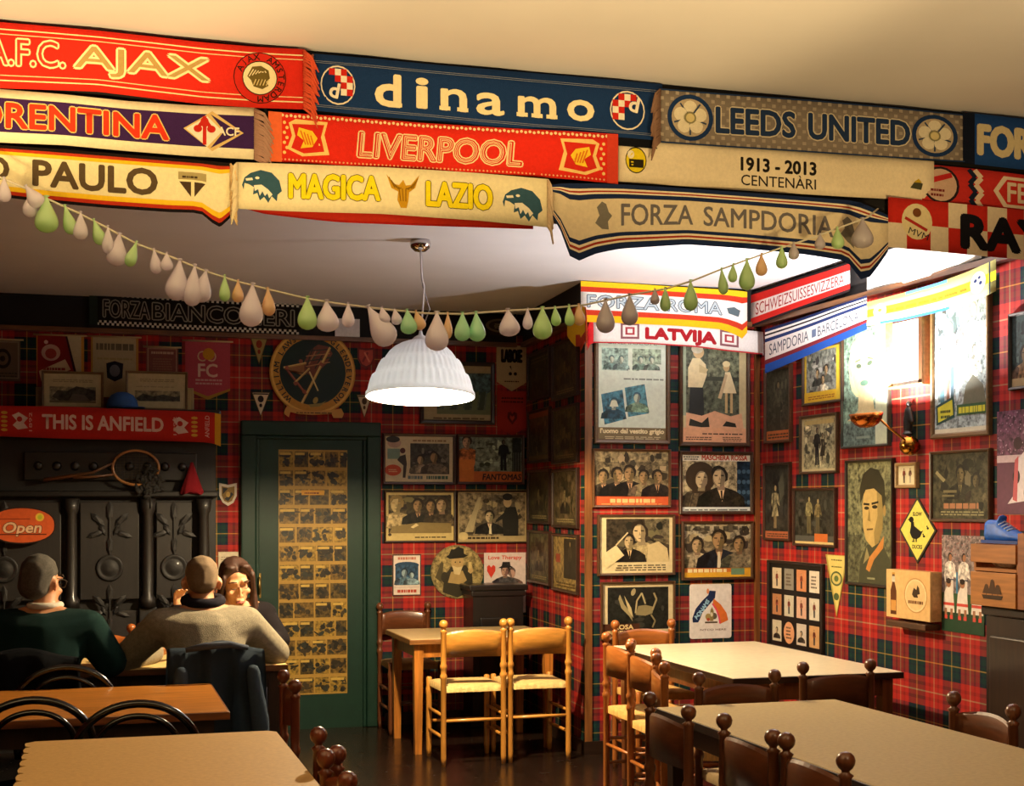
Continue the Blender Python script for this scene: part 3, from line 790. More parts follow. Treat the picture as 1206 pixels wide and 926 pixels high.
def check(A, x0, x1, y0, y1, n, m, c):
    for i in range(n):
        for j in range(m):
            if (i + j) % 2: A.rect(x0 + (x1 - x0) * i / n, y0 + (y1 - y0) * j / m, x0 + (x1 - x0) * (i + 1) / n, y0 + (y1 - y0) * (j + 1) / m, c)

def s_a(A):
    bands(A, [(.885, .905, '#e8d8a8'), (.815, .83, '#e8c898'), (.11, .13, '#e8d8a8'), (.19, .205, '#e8c898')])
    A.text('A.F.C.', A.X(30), .56, .40, '#c83a28', w=92 / A.w, bold=.0, out='#f0e0ae', ob=.055)
    A.text('AJAX', A.X(167), .50, .46, '#c83a28', w=158 / A.w, bold=.0, out='#f0e0ae', ob=.06)
    A.text('AJAX', A.X(167), .50, .46, '#b09458', w=158 / A.w, bold=-.006)
    cx, cy = A.X(306), .49
    A.circ(cx, cy, .42, '#2e1a12'); A.circ(cx, cy, .405, '#c8281c')
    for i, ch in enumerate('AJAX AMSTERDAM'):
        a = PI * .86 - i * 2 * PI * .052
        if ch != ' ': A.text(ch, cx + .345 * math.cos(a) * A.h / A.w, cy + .345 * math.sin(a), .095, '#2e1a12', rot=a - PI / 2, bold=.02)
    A.circ(cx, cy, .28, '#2e1a12'); A.circ(cx, cy, .265, '#e6d8ae')
    q = lambda x, y: (cx + x * A.h / A.w, cy + y)
    A.poly([q(-.2, .02), q(-.12, .18), q(.02, .2), q(.14, .13), q(.16, .0), q(.1, -.06), q(.14, -.12), q(.04, -.18), q(-.1, -.14), q(-.14, -.04)], '#6a5a2a')
    for k in range(6): A.line([q(-.17 + k * .05, .02 + .02 * k), q(-.1 + k * .04, .14 - .01 * k)], .016, '#e6d8ae')
    for k in range(5): A.line([q(-.1 + k * .05, -.12), q(-.06 + k * .05, -.02)], .014, '#d8c488')
scarf('red scarf with cream outlined capitals and a round crest, top of the beam', 'F', [(-34, 22, 101), (0, 26, 104), (60, 31, 106), (115, 36, 108), (180, 43, 116), (240, 50, 123), (300, 55, 127), (358, 58, 129)], s_a, .034, '#cf2a1c', [('r', '#d8583a', 16)], amp=.005)
def s_f(A):
    A.rect(0, .2, 1, .84, '#3a1f52')
    A.text('FIORENTINA', A.X(67), .52, .46, '#d8391e', w=262 / A.w, bold=.03, out='#e8c878', ob=.035)
    q = lambda x, y: (A.X(x), y)
    A.poly([q(216, .54), q(250, .9), q(287, .5), q(250, .12)], '#d8b878'); A.poly([q(219, .54), q(244, .8), q(262, .52), q(244, .2)], '#f0e6d0')
    A.poly([q(248, .84), q(283, .5), q(248, .18), q(264, .52)], '#3a1f52')
    for a, b in (((-8, .06), (-2, .2)), ((8, .06), (2, .2)), ((0, .3), (0, -.26))):
        A.line([q(241 + a[0], .5 + a[1]), q(241 + b[0], .5 + b[1])], .07, '#c42a1e')
    A.ell(A.X(241), .68, 5 / A.w, .1, '#c42a1e'); A.ell(A.X(233), .55, 5 / A.w, .07, '#c42a1e'); A.ell(A.X(249), .55, 5 / A.w, .07, '#c42a1e')
    A.text('ACF', A.X(269), .52, .16, '#f0e6d0', bold=.02)
scarf('purple scarf with cream borders and red gold-edged capitals, second row of the beam', 'F', [(-34, 101, 164), (0, 105, 168), (75, 111, 171), (150, 119, 178), (225, 124, 184), (300, 127, 188)], s_f, .018, '#efe4c4', [('r', '#b08a78', 20)], amp=.005)
def s_p(A):
    bands(A, [(.94, 1, '#1a1210'), (.885, .94, '#b83a1c'), (.82, .885, '#f0c428'), (.13, .22, '#f0c428'), (.06, .13, '#b8321c'), (0, .06, '#171014')])
    A.text('SAO', A.X(-30), .55, .44, '#5a4a34', w=80 / A.w, bold=.03)
    A.text('PAULO', A.X(112), .53, .46, '#5a4a34', w=145 / A.w, bold=.035)
    q = lambda x, y: (A.X(x), y)
    A.poly([q(209, .78), q(244, .78), q(244, .66), q(227, .24), q(209, .66)], '#efe2b0')
    A.rect(A.X(210), .62, A.X(243), .76, '#a89a6a'); A.lines(A.X(213), .65, A.X(240), .73, 1, '#4a3a28', 2)
    A.poly([q(211, .58), q(225, .58), q(225, .3)], '#4a3a28'); A.poly([q(229, .58), q(242, .58), q(229, .3)], '#4a3a28')
scarf('cream scarf edged yellow, red and black with brown capitals, lowest row of the beam', 'F', [(-40, 166, 226), (0, 171, 232), (60, 175, 239), (125, 180, 245), (200, 186, 250), (238, 189, 251), (250, 190, 262), (258, 191, 272), (272, 192, 256)], s_p, .03, '#efe4b8', [('r', '#e8c890', 7)], amp=.004)
def oval(A, px, v, flip):
    cx = A.X(px); A.ell(cx, v, 20.5 / A.w, .3, '#e8dcc8'); A.ell(cx, v, 19 / A.w, .275, '#16305c')
    r = random.Random(2)
    for i in range(5):
        for j in range(5):
            x, y = -14 + i * 7, -.2 + j * .1
            up = (x * .02 + y > 0) if not flip else (x * .02 - y * 1 < -.02)
            if (x / 18) ** 2 + (y / .27) ** 2 < .85 and up:
                A.rect(cx + (x - 3.5) / A.w, v + y - .05, cx + (x + 3.5) / A.w, v + y + .05, '#c8281e' if (i + j) % 2 else '#efe6d4')
    dx = -4 if not flip else 8
    A.text('d', cx + dx / A.w, v - .08 if not flip else v + .1, .22, '#efe6d4', bold=.03, rot=-.2)
def s_d(A):
    A.rect(0, 0, 1, .13, '#0d0f16')
    for v in (.2, .225, .87, .895): A.line([(0, v), (1, v)], .008, '#7a8090')
    for ch, a, b, y0, y1 in (('d', 443, 471, .31, .77), ('i', 491, 503, .33, .76), ('n', 520, 549, .33, .64), ('a', 562, 593, .32, .63), ('m', 611, 654, .34, .63), ('o', 669, 699, .34, .64)):
        A.text(ch, A.X((a + b) / 2), (y0 + y1) / 2 + .0, y1 - y0, '#efe0b4', w=(b - a) / A.w, bold=.035)
        if ch in 'di n m'.split() or ch in 'dinm':
            for xx in ([b - 4] if ch == 'd' else [(a + b) / 2] if ch == 'i' else [a + 4, b - 4] if ch == 'n' else [a + 4, (a + b) / 2, b - 4]):
                A.rect(A.X(xx - 6.5), y0 - .01, A.X(xx + 6.5), y0 + .05, '#efe0b4')
    oval(A, 398, .55, False); oval(A, 739, .55, True)
scarf('navy scarf with cream lower case letters and two oval check crests', 'F', [(368, 63, 140), (440, 69, 147), (500, 75, 152), (570, 81, 159), (640, 87, 165), (710, 93, 170), (780, 99, 176)], s_d, .012, '#173463', [('l', '#b06a58', 5)], amp=.005)
def shield(A, px, v, mir):
    cx = A.X(px); s = -1 if mir else 1; q = lambda x, y: (cx + s * x / A.w, v + y)
    A.poly([q(-22, .3), q(-14, .38), q(24, .36), q(20, .1), q(26, -.3), q(-6, -.36), q(-24, -.22), q(-18, .05)], '#f0c878')
    A.poly([q(-18, .28), q(20, .3), q(16, .05), q(20, -.24), q(-4, -.3), q(-19, -.2), q(-14, .04)], '#cf2a1c')
    A.poly([q(-10, .22), q(6, .16), q(12, .02), q(6, -.16), q(-8, -.2), q(-4, -.04), q(-12, .06)], '#f2c832')
    for k in range(4): A.line([q(-8 + 4 * k, .16 - .03 * k), q(-2 + 3 * k, -.12)], .03, '#d8761c')
    for k in range(7): A.circ(*q(-27 + (k % 2) * 3, .3 - k * .1), .035, '#f0c878', 8)
def s_l(A):
    for k in range(82): A.circ(.004 + k / 82, .93 + .015 * (k % 2), .032, '#efcf9c', 8); 
    for k in range(90): A.circ(.004 + k / 90, .06, .022, '#e89a6a', 6)
    A.text('LIVERPOOL', A.X(519), .46, .50, '#cf2a1c', w=192 / A.w, bold=.02, shear=.08, out='#f2dca8', ob=.04)
    A.text('LIVERPOOL', A.X(519), .46, .50, '#f2dca8', w=190 / A.w, bold=-.012, shear=.08)
    A.text('LIVERPOOL', A.X(519), .46, .50, '#cf2a1c', w=190 / A.w, bold=-.034, shear=.08)
    shield(A, 362, .5, False); shield(A, 684, .48, True)
    A.rect(0, 0, 16 / A.w, 1, '#e0683a'); A.rect(1 - 13 / A.w, 0, 1, 1, '#d0402a')
scarf('red scarf with dotted border, cream double-line capitals and gold bird shields', 'F', [(316, 131, 190), (400, 137, 195), (500, 145, 201), (600, 151, 206), (680, 155, 212), (728, 158, 217)], s_l, .028, '#d92c1c', None, amp=.005)
def eagle(A, px, v, s):
    cx = A.X(px); q = lambda x, y: (cx + s * x / A.w, v + y)
    d = '#35586a'
    A.poly([q(-22, -.04), q(-19, .12), q(-12, .22), q(0, .29), q(13, .24), q(22, .08), q(25, -.14), q(20, -.22), q(19, -.36), q(13, -.26), q(9, -.4), q(4, -.28), q(-1, -.36), q(-4, -.2), q(-9, -.24), q(-8, -.08), q(-14, -.02), q(-19, 0), q(-20, -.14)], d)
    A.poly([q(-8, -.04), q(1, -.02), q(9, -.12), q(14, -.22), q(10, -.3), q(8, -.2), q(5, -.26), q(2, -.16), q(-1, -.26), q(-3, -.12), q(-7, -.16)], '#f2ead0')
    A.poly([q(-18, .1), q(-10, .12), q(-9, .07), q(-17, .05)], '#f2ead0'); A.ell(cx - s * 4 / A.w, v + .12, 2.6 / A.w, .03, '#f2ead0', 8)
def s_m(A):
    A.text('MAGICA', A.X(394), .54, .50, '#f5e01e', w=106 / A.w, bold=.035, out='#6a5c12', ob=.025)
    A.text('LAZIO', A.X(541), .50, .50, '#f5e01e', w=76 / A.w, bold=.035, out='#6a5c12', ob=.025)
    cx, v = A.X(475), .52; q = lambda x, y: (cx + x / A.w, v + y)
    A.poly([q(-20, .34), q(-14, .05), q(-6, -.02), q(-7, -.2), q(-3, -.36), q(4, -.36), q(6, -.2), q(7, -.02), q(14, .08), q(19, .36), q(9, .14), q(3, .12), q(0, .24), q(-5, .12), q(-11, .14)], '#c8961e')
    for k in range(5): A.line([q(-17 + 2.5 * k, .28 - .06 * k), q(-10 + 2 * k, .06)], .022, '#8a6210'); A.line([q(17 - 2.5 * k, .28 - .06 * k), q(11 - 2 * k, .06)], .022, '#8a6210')
    for k in range(3): A.line([q(-5 + 4 * k, .05), q(-3 + 3 * k, -.22)], .02, '#8a6210')
    eagle(A, 307, .56, 1); eagle(A, 614, .48, 1)
scarf('cream scarf with bubbly yellow capitals and blue grey eagle heads', 'F', [(279, 191, 246), (340, 193, 249), (450, 197, 252), (520, 201, 257), (565, 204, 260), (646, 211, 268)], s_m, .044, '#f0e4ba', [('l', '#e8d8b0', 6), ('r', '#d8c0a0', 5)], amp=.004)
scarf('plain red scarf edge peeking out below the cream eagle scarf', 'F', [(268, 205, 240), (310, 210, 252), (360, 212, 258), (400, 214, 262), (450, 217, 264), (500, 220, 266), (565, 223, 268), (628, 226, 270)], lambda A: A.rect(0, 0, 1, .05, '#a81e18'), .022, '#c83220', None, amp=.003)
def rose(A, px, v):
    cx = A.X(px); A.ell(cx, v, 27 / A.w, .43, '#1c3560', 28); A.ell(cx, v, 22 / A.w, .35, '#b8a890', 28)
    for k in range(5):
        a = PI / 2 + k * 2 * PI / 5
        A.ell(cx + 12 * math.cos(a) / A.w, v + .19 * math.sin(a), 8 / A.w, .13, '#e4dac0', 12)
        A.line([(cx, v), (cx + 20 * math.cos(a + .63) / A.w, v + .32 * math.sin(a + .63))], .03, '#3a4a66')
    A.ell(cx, v, 7 / A.w, .11, '#8a8460'); A.ell(cx, v, 5 / A.w, .08, '#d8c890')
def s_u(A):
    for j in range(9):
        for i in range(60):
            if (i + j) % 2: A.rect(i / 60 + .002, j / 9 + .02, (i + 1) / 60 - .003, (j + 1) / 9 - .03, '#a4988a')
    for t, px, wd in (('LEEDS', 890, 92), ('UNITED', 1012, 118)):
        A.text(t, A.X(px), .5, .47, '#24375a', w=wd / A.w, bold=.03, out='#d6cab2', ob=.035)
        for sg in (-1, 1): pass
    rose(A, 813, .5); rose(A, 1101, .5)
    A.rect(0, 0, 1, .03, '#24375a'); A.rect(0, .97, 1, 1, '#24375a')
scarf('grey woven scarf with navy capitals between two blue ringed roses', 'F', [(777, 104, 168), (850, 110, 173), (960, 118, 180), (1050, 126, 186), (1136, 135, 191)], s_u, .022, '#857a70', [('l', '#8a6a58', 9)], amp=.004)
def s_c(A):
    A.text('1913 - 2013', A.X(917), .60, .29, '#221e1c', w=88 / A.w, bold=.035)
    A.text('CENTENÀRI', A.X(917), .27, .30, '#2c2826', w=88 / A.w, bold=.004)
    cx = A.X(749); A.ell(cx, .5, 12.5 / A.w, .29, '#2a2414'); A.ell(cx, .5, 11.5 / A.w, .265, '#e8d020'); A.rect(cx - 8 / A.w, .34, cx + 9 / A.w, .52, '#2a2414'); A.lines(cx - 6 / A.w, .38, cx + 7 / A.w, .5, 2, '#e8d020', 2)
    A.ell(cx - 6 / A.w, .62, 4 / A.w, .09, '#efe6cc')
    A.poly([(A.X(1072), .3), (A.X(1085), .26), (A.X(1087), .42), (A.X(1078), .48)], '#4a4a34'); A.poly([(A.X(1076), .44), (A.X(1086), .44), (A.X(1082), .54)], '#c8a828')
scarf('plain cream scarf printed with black years and a yellow badge', 'F', [(727, 160, 214), (800, 166, 219), (900, 174, 226), (1000, 182, 232), (1100, 190, 237)], s_c, .008, '#efe0c0', None, amp=.006)
def s_s(A):
    bands(A, [(.93, 1, '#1c2c52'), (.90, .93, '#efe2c4'), (.875, .90, '#a83a2a'), (.85, .875, '#efe2c4'), (.78, .85, '#1c2c52'), (.20, .26, '#1c2c52'), (.165, .2, '#efe2c4'), (.13, .165, '#a83a2a'), (.10, .13, '#efe2c4'), (0, .10, '#1c2c52')])
    A.text('FORZA', A.X(774), .53, .34, '#6e6a6c', w=84 / A.w, bold=.012)
    A.text('SAMPDORIA', A.X(905), .53, .34, '#6e6a6c', w=152 / A.w, bold=.012)
    for px in (711, 1000):
        q = lambda x, y: (A.X(px) + x / A.w, .54 + y)
        A.poly([q(-8, .12), q(-2, .2), q(3, .16), q(6, .04), q(10, -.02), q(5, -.1), q(6, -.22), q(-2, -.2), q(-10, -.1), q(-5, 0)], '#7a766c')
scarf('beige scarf edged navy and white with grey capitals, ends drooping below the beam', 'F', [(649, 218, 252), (660, 216, 266), (671, 216, 310), (684, 216, 307), (700, 216, 299), (730, 217, 293), (810, 222, 288), (880, 227, 293), (950, 232, 300), (1000, 236, 308), (1014, 238, 334), (1026, 244, 326), (1046, 254, 296)], s_s, .042, '#e2d2b0', None, amp=.004)
def s_b(A):
    A.rect(0, 0, 14 / A.w, 1, '#0f1628'); A.text('FORZA', A.X(1206), .5, .56, '#cfc09a', w=106 / A.w, bold=.05)
scarf('bright blue scarf with bold beige capitals cut by the picture edge', 'F', [(1134, 132, 192), (1206, 140, 200), (1310, 150, 210)], s_b, .024, '#1d4484', None, amp=.004)
def s_e(A):
    cx = A.X(1108); A.ell(cx, .5, 22 / A.w, .48, '#2a2024'); A.ell(cx, .5, 19 / A.w, .42, '#cfae98'); A.poly([(A.X(1094), .5), (A.X(1122), .72), (A.X(1120), .84), (A.X(1092), .64)], '#c02a28'); A.lines(A.X(1096), .2, A.X(1120), .45, 2, '#7a2a2a', 3)
    for dx, c in ((0, '#1a2238'), (7, '#e0c8b0')):
        A.line([(A.X(1141 + dx), .98), (A.X(1149 + dx), .78), (A.X(1142 + dx), .6), (A.X(1150 + dx), .4), (A.X(1143 + dx), .2), (A.X(1149 + dx), .02)], .13, c)
    A.poly([(A.X(1170), .5), (A.X(1182), .9), (A.X(1342), .9), (A.X(1354), .5), (A.X(1342), .1), (A.X(1182), .1)], '#e6d2b8'); A.poly([(A.X(1176), .5), (A.X(1186), .82), (A.X(1338), .82), (A.X(1348), .5), (A.X(1338), .18), (A.X(1186), .18)], '#c83028')
    A.text('FEYENOORD', A.X(1262), .5, .5, '#e6d2b8', w=150 / A.w, bold=.02)
scarf('red scarf with a round badge, dark zigzag and a white hexagon', 'F', [(1086, 193, 238), (1150, 199, 245), (1206, 206, 251), (1365, 222, 267)], s_e, .014, '#c4302a', None, amp=.004)
def s_r(A):
    r = 0
    for (a, b, lo, hi) in ((1046, 1068, .0, .5), (1096, 1117, .0, .5), (1117, 1139, .5, 1), (1139, 1163, 0, .5), (1163, 1186, .5, 1), (1186, 1206, 0, .5), (1206, 1230, .5, 1), (1230, 1252, 0, .5)):
        A.rect(A.X(a), lo, A.X(b), hi, '#e8d8bc')
    A.ell(A.X(1080), .56, 18 / A.w, .36, '#e8d8a8'); A.ell(A.X(1080), .74, 5 / A.w, .09, '#7a4a28'); A.line([(A.X(1066), .62), (A.X(1092), .4)], .06, '#b8322a'); A.text('MVM', A.X(1082), .32, .13, '#2a2a34', rot=-.3, w=24 / A.w)
    A.text('RAYO', A.X(1205), .46, .62, '#16161e', w=142 / A.w, bold=.06)
scarf('red and cream chequered scarf with bold black capitals', 'F', [(1046, 232, 291), (1100, 237, 296), (1160, 243, 302), (1206, 248, 306), (1310, 258, 316)], s_r, .03, '#c82c22', [('r', '#c82c22', 4)], amp=.004)

# scarves on the high rail round the far walls
PLANES['BF'] = ('y', YB - .036); PLANES['CF'] = ('y', YC - .036); PLANES['RF'] = ('x', XR - .036); PLANES['SF'] = ('s', XS - .036)
g2 = 'scarves on the high wall rail'
def s_j(A):
    check(A, 0, 1, .86, 1, 84, 2, '#cfcabc'); check(A, 0, 1, 0, .14, 84, 2, '#cfcabc')
    for t, a, b in (('FORZA', 122, 176), ('BIANCONERI', 180, 346)):
        A.text(t, A.X((a + b) / 2), .5, .5, '#14110f', w=(b - a) / A.w, bold=.0, out='#8f8a7c', ob=.05)
    A.rect(0, 0, 10 / A.w, 1, '#26302a')
scarf('black scarf with grey outlined capitals and tiny check borders above the dresser', 'BF', [(105, 342, 382), (180, 347, 386), (260, 352, 390), (352, 357, 394)], s_j, .026, '#17130f', None, amp=.003, group=g2)
def s_k(A):
    A.ell(.5, .5, .3, .36, '#6a5a44'); A.ell(.5, .5, .24, .26, '#3a2c20'); A.lines(.36, .36, .64, .64, 3, '#8a7a5c', 2)
scarf('dark brown scarf with a faint badge high beside the alcove corner', 'BF', [(560, 371, 394), (620, 374, 396)], s_k, .026, '#2a1c14', None, amp=.002, group=g2)
def s_ro(A):
    bands(A, [(.87, 1, '#f0c020'), (.74, .87, '#c03a24'), (.17, .30, '#c03a24'), (0, .17, '#f0b41c')])
    A.text('FORZA', A.X(734), .52, .30, '#b4c2cc', w=84 / A.w, out='#4a5c70', ob=.05)
    A.text('ROMA', A.X(818), .52, .30, '#b4c2cc', w=64 / A.w, out='#4a5c70', ob=.05)
    A.poly([(A.X(858), .44), (A.X(870), .42), (A.X(872), .56), (A.X(865), .62), (A.X(856), .56)], '#5a6a74')
scarf('white scarf with yellow and red edges and grey outlined capitals on the pillar', 'CF', [(684, 331, 379), (740, 334, 381), (800, 338, 384), (850, 341, 388), (866, 342, 394), (874, 343, 399), (880, 344, 392)], s_ro, .028, '#f0ece6', None, amp=.004, group=g2)
def s_lv(A):
    bands(A, [(0, .06, '#b8323a')])
    A.text('LATVIJA', A.X(802), .40, .58, '#a4222a', w=82 / A.w, bold=.06)
    for px in (742, 859):
        A.rect(A.X(px - 11), .2, A.X(px + 11), .9, '#8a5a62'); A.rect(A.X(px - 8.5), .3, A.X(px + 8.5), .8, '#eee6e4'); A.rect(A.X(px - 5.5), .38, A.X(px + 5.5), .72, '#a8404a'); A.rect(A.X(px - 3), .46, A.X(px + 3), .64, '#eee6e4')
    for px in (722, 881, 888): A.lines(A.X(px - 3), .2, A.X(px + 3), .8, 5, '#8a9aa0', px)
scarf('white scarf with dark red capitals below the yellow edged one on the pillar', 'CF', [(698, 377, 404), (760, 378, 405), (820, 381, 409), (860, 387, 414), (899, 391, 418)], s_lv, .016, '#f0eae8', [('l', '#d02a30', 6), ('r', '#e8e0e0', 4)], amp=.003, group=g2)
def s_sw(A):
    bands(A, [(.93, 1, '#1a1416'), (.70, .93, '#d42a24'), (.08, .26, '#d42a24'), (0, .08, '#2a2024')])
    A.text('SCHWEIZSUISSESVIZZERA', A.X(942), .48, .34, '#a83a3a', w=104 / A.w, bold=.0)
scarf('red and white scarf with thin red capitals above the corner', 'RF', [(884, 345, 386), (910, 337, 376), (940, 327, 365), (970, 318, 354), (1001, 308, 343)], s_sw, .03, '#f0e8e6', None, amp=.003, group=g2)
def s_sb(A):
    bands(A, [(.93, 1, '#1c2a5a'), (.88, .93, '#f0ecec'), (.84, .88, '#1a1a22'), (.78, .84, '#f0ecec'), (.7, .78, '#24386e'), (.2, .3, '#7a2a34'), (0, .2, '#2450a8')])
    A.text('SAMPDORIA', A.X(929), .5, .26, '#52586a', w=46 / A.w, bold=.0); A.text('BARCELONA', A.X(987), .5, .26, '#52586a', w=48 / A.w, bold=.0)
    A.rect(A.X(956), .4, A.X(961), .6, '#6a7a9a')
scarf('white scarf with navy stripes, slate capitals and a blue lower edge by the corner', 'RF', [(901, 388, 440), (930, 379, 428), (960, 369, 415), (990, 358, 402), (1021, 348, 388)], s_sb, .016, '#eeeaea', None, amp=.003, group=g2)
def s_fw(A): A.text('FERRARA', A.X(1086), .52, .42, '#d8d6cc', w=104 / A.w, bold=.0)  # overexposure put into the colours: near-white cloth, ghosted letters
scarf('scarf in overexposed white with barely visible pale capitals above the brass wall lamp', 'RF', [(1021, 302, 346), (1090, 281, 326), (1156, 261, 304)], s_fw, .012, '#f2f0ea', None, amp=.003, group=g2)
def s_y(A):
    A.rect(0, .36, 1, .66, '#e8dc2c'); A.lines(.12, .42, .78, .6, 1, '#8a7a1c', 3); A.rect(.1, 0, .64, .1, '#3a7ac8'); A.rect(.3, .9, .62, 1, '#5a94d0')
    A.ell(.86, .52, .06, .34, '#f4f0d8'); A.circ(.84, .6, .06, '#2a3a6a', 8); A.circ(.88, .48, .06, '#2a3a6a', 8); A.circ(.87, .66, .05, '#2a3a6a', 8); A.ell(.1, .52, .05, .3, '#f4f0d8'); A.circ(.1, .55, .07, '#8a8a3a', 8); A.rect(.945, 0, .955, 1, '#2a3a4a')
PLANES['RY'] = ('x', XR - .06)
scarf('pale yellow scarf with a blue line sagging below the rail by the white glare', 'RY', [(1021, 356, 384), (1060, 346, 378), (1105, 333, 368), (1140, 320, 358), (1173, 305, 343)], s_y, .008, '#eee692', None, amp=.003, group=g2)
def s_t(A): A.rect(0, 0, .45, .6, '#e8b420'); A.rect(.45, .3, 1, 1, '#e8b420')
scarf('red and yellow scarf end hanging at the pillar corner', 'SF', [(668, 366, 396), (676, 362, 408), (684, 360, 414), (690, 362, 400)], s_t, .012, '#b83a22', [('r', '#c8502a', 1)], amp=.001, group=g2)

# red scarf over the dresser top
PLANES['DR'] = ('y', DY - .03)
def s_an(A):
    A.text('THIS IS ANFIELD', A.X(121), .52, .44, '#d9b8a8', w=142 / A.w, bold=.03)
    for px in (24, 213):
        q = lambda x, y: (A.X(px) + x / A.w, .5 + y)
        A.poly([q(-10, .2), q(-2, .3), q(9, .12), q(4, -.04), q(9, -.2), q(-3, -.26), q(-9, -.12), q(-4, .02)], '#d8c0b0'); A.circ(*q(-1, .08), .09, '#b02a20', 10)
    for px in (36, 206): A.text('1892', A.X(px), .5, .1, '#d8a89a', rot=PI / 2, w=22 / A.w)
    for px, c in ((5, '#c89a3a'), (229, '#c8a03a')):
        for k in range(5): A.ell(A.X(px), .22 + k * .14, 4 / A.w, .05, c, 8)
    A.text('ANFIELD', A.X(244), .52, .14, '#d8b0a0', rot=PI / 2, w=26 / A.w); A.rect(1 - 7 / A.w, 0, 1, 1, '#d09a2a')
scarf('red scarf with white capitals stretched along the dresser top', 'DR', [(-40, 475, 511), (0, 478, 514), (80, 479, 517), (180, 483, 519), (240, 485, 521), (252, 486, 522), (260, 488, 526)], s_an, .006, '#b4281e', None, amp=.003, group='scarves on the dresser')
ART_KIND = 'paper'
# ------------------------------------------------------------ pictures and signs on the walls
GP = 'framed film stills on the tartan walls'
SK, SK2, DKH, CRM = '#b89a72', '#a08058', '#241c14', '#d8c69a'
def scene(A, bg, box=(0, 0, 1, 1)):
    A.rect(*box, bg)
# --- pillar front
def p_c1(A):
    A.rect(0, 0, 1, 1, '#d6e2d2'); A.text('CINEMASCOPE', .5, .965, .03, '#7a8a86', w=.72, bold=.02)
    A.rect(.06, .69, .44, .91, '~#9cb8ac'); A.rect(.5, .69, .92, .91, '~#a4b8a0'); A.rect(.6, .69, .92, .76, '#d4dccc')
    for x, c in ((.2, '#6a8a84'), (.34, '#7a948c'), (.62, '#6e8c7c'), (.78, '#7e9484')): A.bust(x, .7, .07, c, '#c4ccb8', '#4a6a68', face=False)
    A.lines(.34, .6, .96, .63, 1, '#7a8478', 2)
    for pts, c in (((.05, .45, .36, .5, .41, .21, .1, .15), '~#3f7a90'), ((.39, .52, .68, .56, .74, .27, .44, .23), '~#4a8494')):
        q = [(pts[i], pts[i + 1]) for i in range(0, 8, 2)]
        A.poly([(x + (.015 if x > .25 else -.015), y) for x, y in q], '#dce4d4'); A.poly(q, c)
    A.bust(.23, .21, .105, '#1e4a5e', '#c8d4c4', '#244858', tilt=.1, face=False); A.bust(.57, .28, .1, '#7a9a80', '#b8c8b4', '#34586a', face=False)
    A.poly([(.17, .33), (.3, .33), (.27, .39), (.2, .39)], '#dce0c8')
    A.rect(0, 0, 1, .125, '#7a6a4a'); A.text("l'uomo dal vestito grigio", .5, .085, .06, '#e8d8a8', w=.92, bold=.045, out='#2a2018', ob=.03); A.lines(.08, .01, .92, .045, 2, '#c8b890', 5)
picture('large pale blue poster with four snapshots under the white scarf', 'C', (699, 396, 788, 523), p_c1, '#5a4126', .028, group=GP)
def p_c2(A):
    A.rect(0, 0, 1, 1, '#cdbf92'); A.rect(.06, .27, .88, 1, '~#5c6352'); A.rect(.06, .62, .88, .66, '#3e4238'); A.rect(.4, .66, .88, .98, '~#747a62'); A.rect(0, .27, .06, 1, '#9aa890')
    # man in a white shirt from the side, and a small girl in a white dress
    A.poly([(.1, .27), (.34, .27), (.32, .56), (.12, .56)], '#23282a'); A.poly([(.09, .55), (.31, .55), (.38, .68), (.36, .78), (.27, .84), (.16, .84), (.09, .74)], '#e2d3a6')
    A.poly([(.26, .78), (.4, .73), (.36, .69), (.26, .7)], '#c9b88a'); A.ell(.25, .9, .085, .062, '#cdb284'); A.ell(.23, .93, .09, .045, '#d8d0b8')
    A.poly([(.63, .5), (.84, .5), (.74, .71), (.66, .71)], '#ead9ac'); A.rect(.66, .3, .7, .5, '#c2a878'); A.rect(.74, .3, .78, .5, '#c2a878'); A.ell(.68, .76, .05, .045, '#c4a878'); A.ell(.68, .79, .06, .03, '#e0d2a2'); A.poly([(.55, .45), (.6, .44), (.7, .68), (.66, .69)], '#c8b088')
    A.rect(0, 0, 1, .15, '#e0a882'); A.poly([(.06, .27), (.06, .3), (.3, .27), (.5, .32), (.75, .27), (.92, .3), (.95, .15), (.06, .15)], '#dfab86'); A.poly([(.1, .17), (.12, .24), (.3, .2), (.4, .26), (.42, .16), (.3, .155)], '#2c2a22'); A.poly([(.62, .17), (.68, .22), (.82, .2), (.84, .16)], '#2c2a22')
    A.lines(.3, .085, .94, .11, 1, '#4a3428', 3); A.lines(.05, .03, .45, .07, 2, '#5a4030', 4); A.lines(.62, .02, .92, .07, 3, '#5a4030', 6)
picture('tall poster of a man in white shirt and a small girl in a white dress', 'C', (799, 400, 882, 526), p_c2, '#4a2f1a', .026, group=GP)
def p_c3(A):
    A.rect(0, .17, 1, 1, '~#7a6c4e'); A.rect(0, .8, 1, 1, '~#a08e66'); A.clutter(0, .2, 1, 1, 40, '#7a6c4e', 1)
    for x, c, s in ((.12, '#3a3226', .25), (.3, '#1e1a16', .27), (.47, '#1a1612', .29), (.66, '#8a7a58', .25), (.84, '#26201a', .25)): A.bust(x, .17, s, c, SK2, DKH)
    A.rect(0, 0, 1, .17, '#c2552e'); A.lines(.2, .05, .82, .13, 1, '#e8b87a', 3, .9); A.lines(.06, .02, .94, .045, 1, '#e0a060', 5)
picture('sepia still of a standing crowd with an orange caption strip', 'C', (697, 529, 789, 598), p_c3, '#5a3a1c', .016, group=GP)
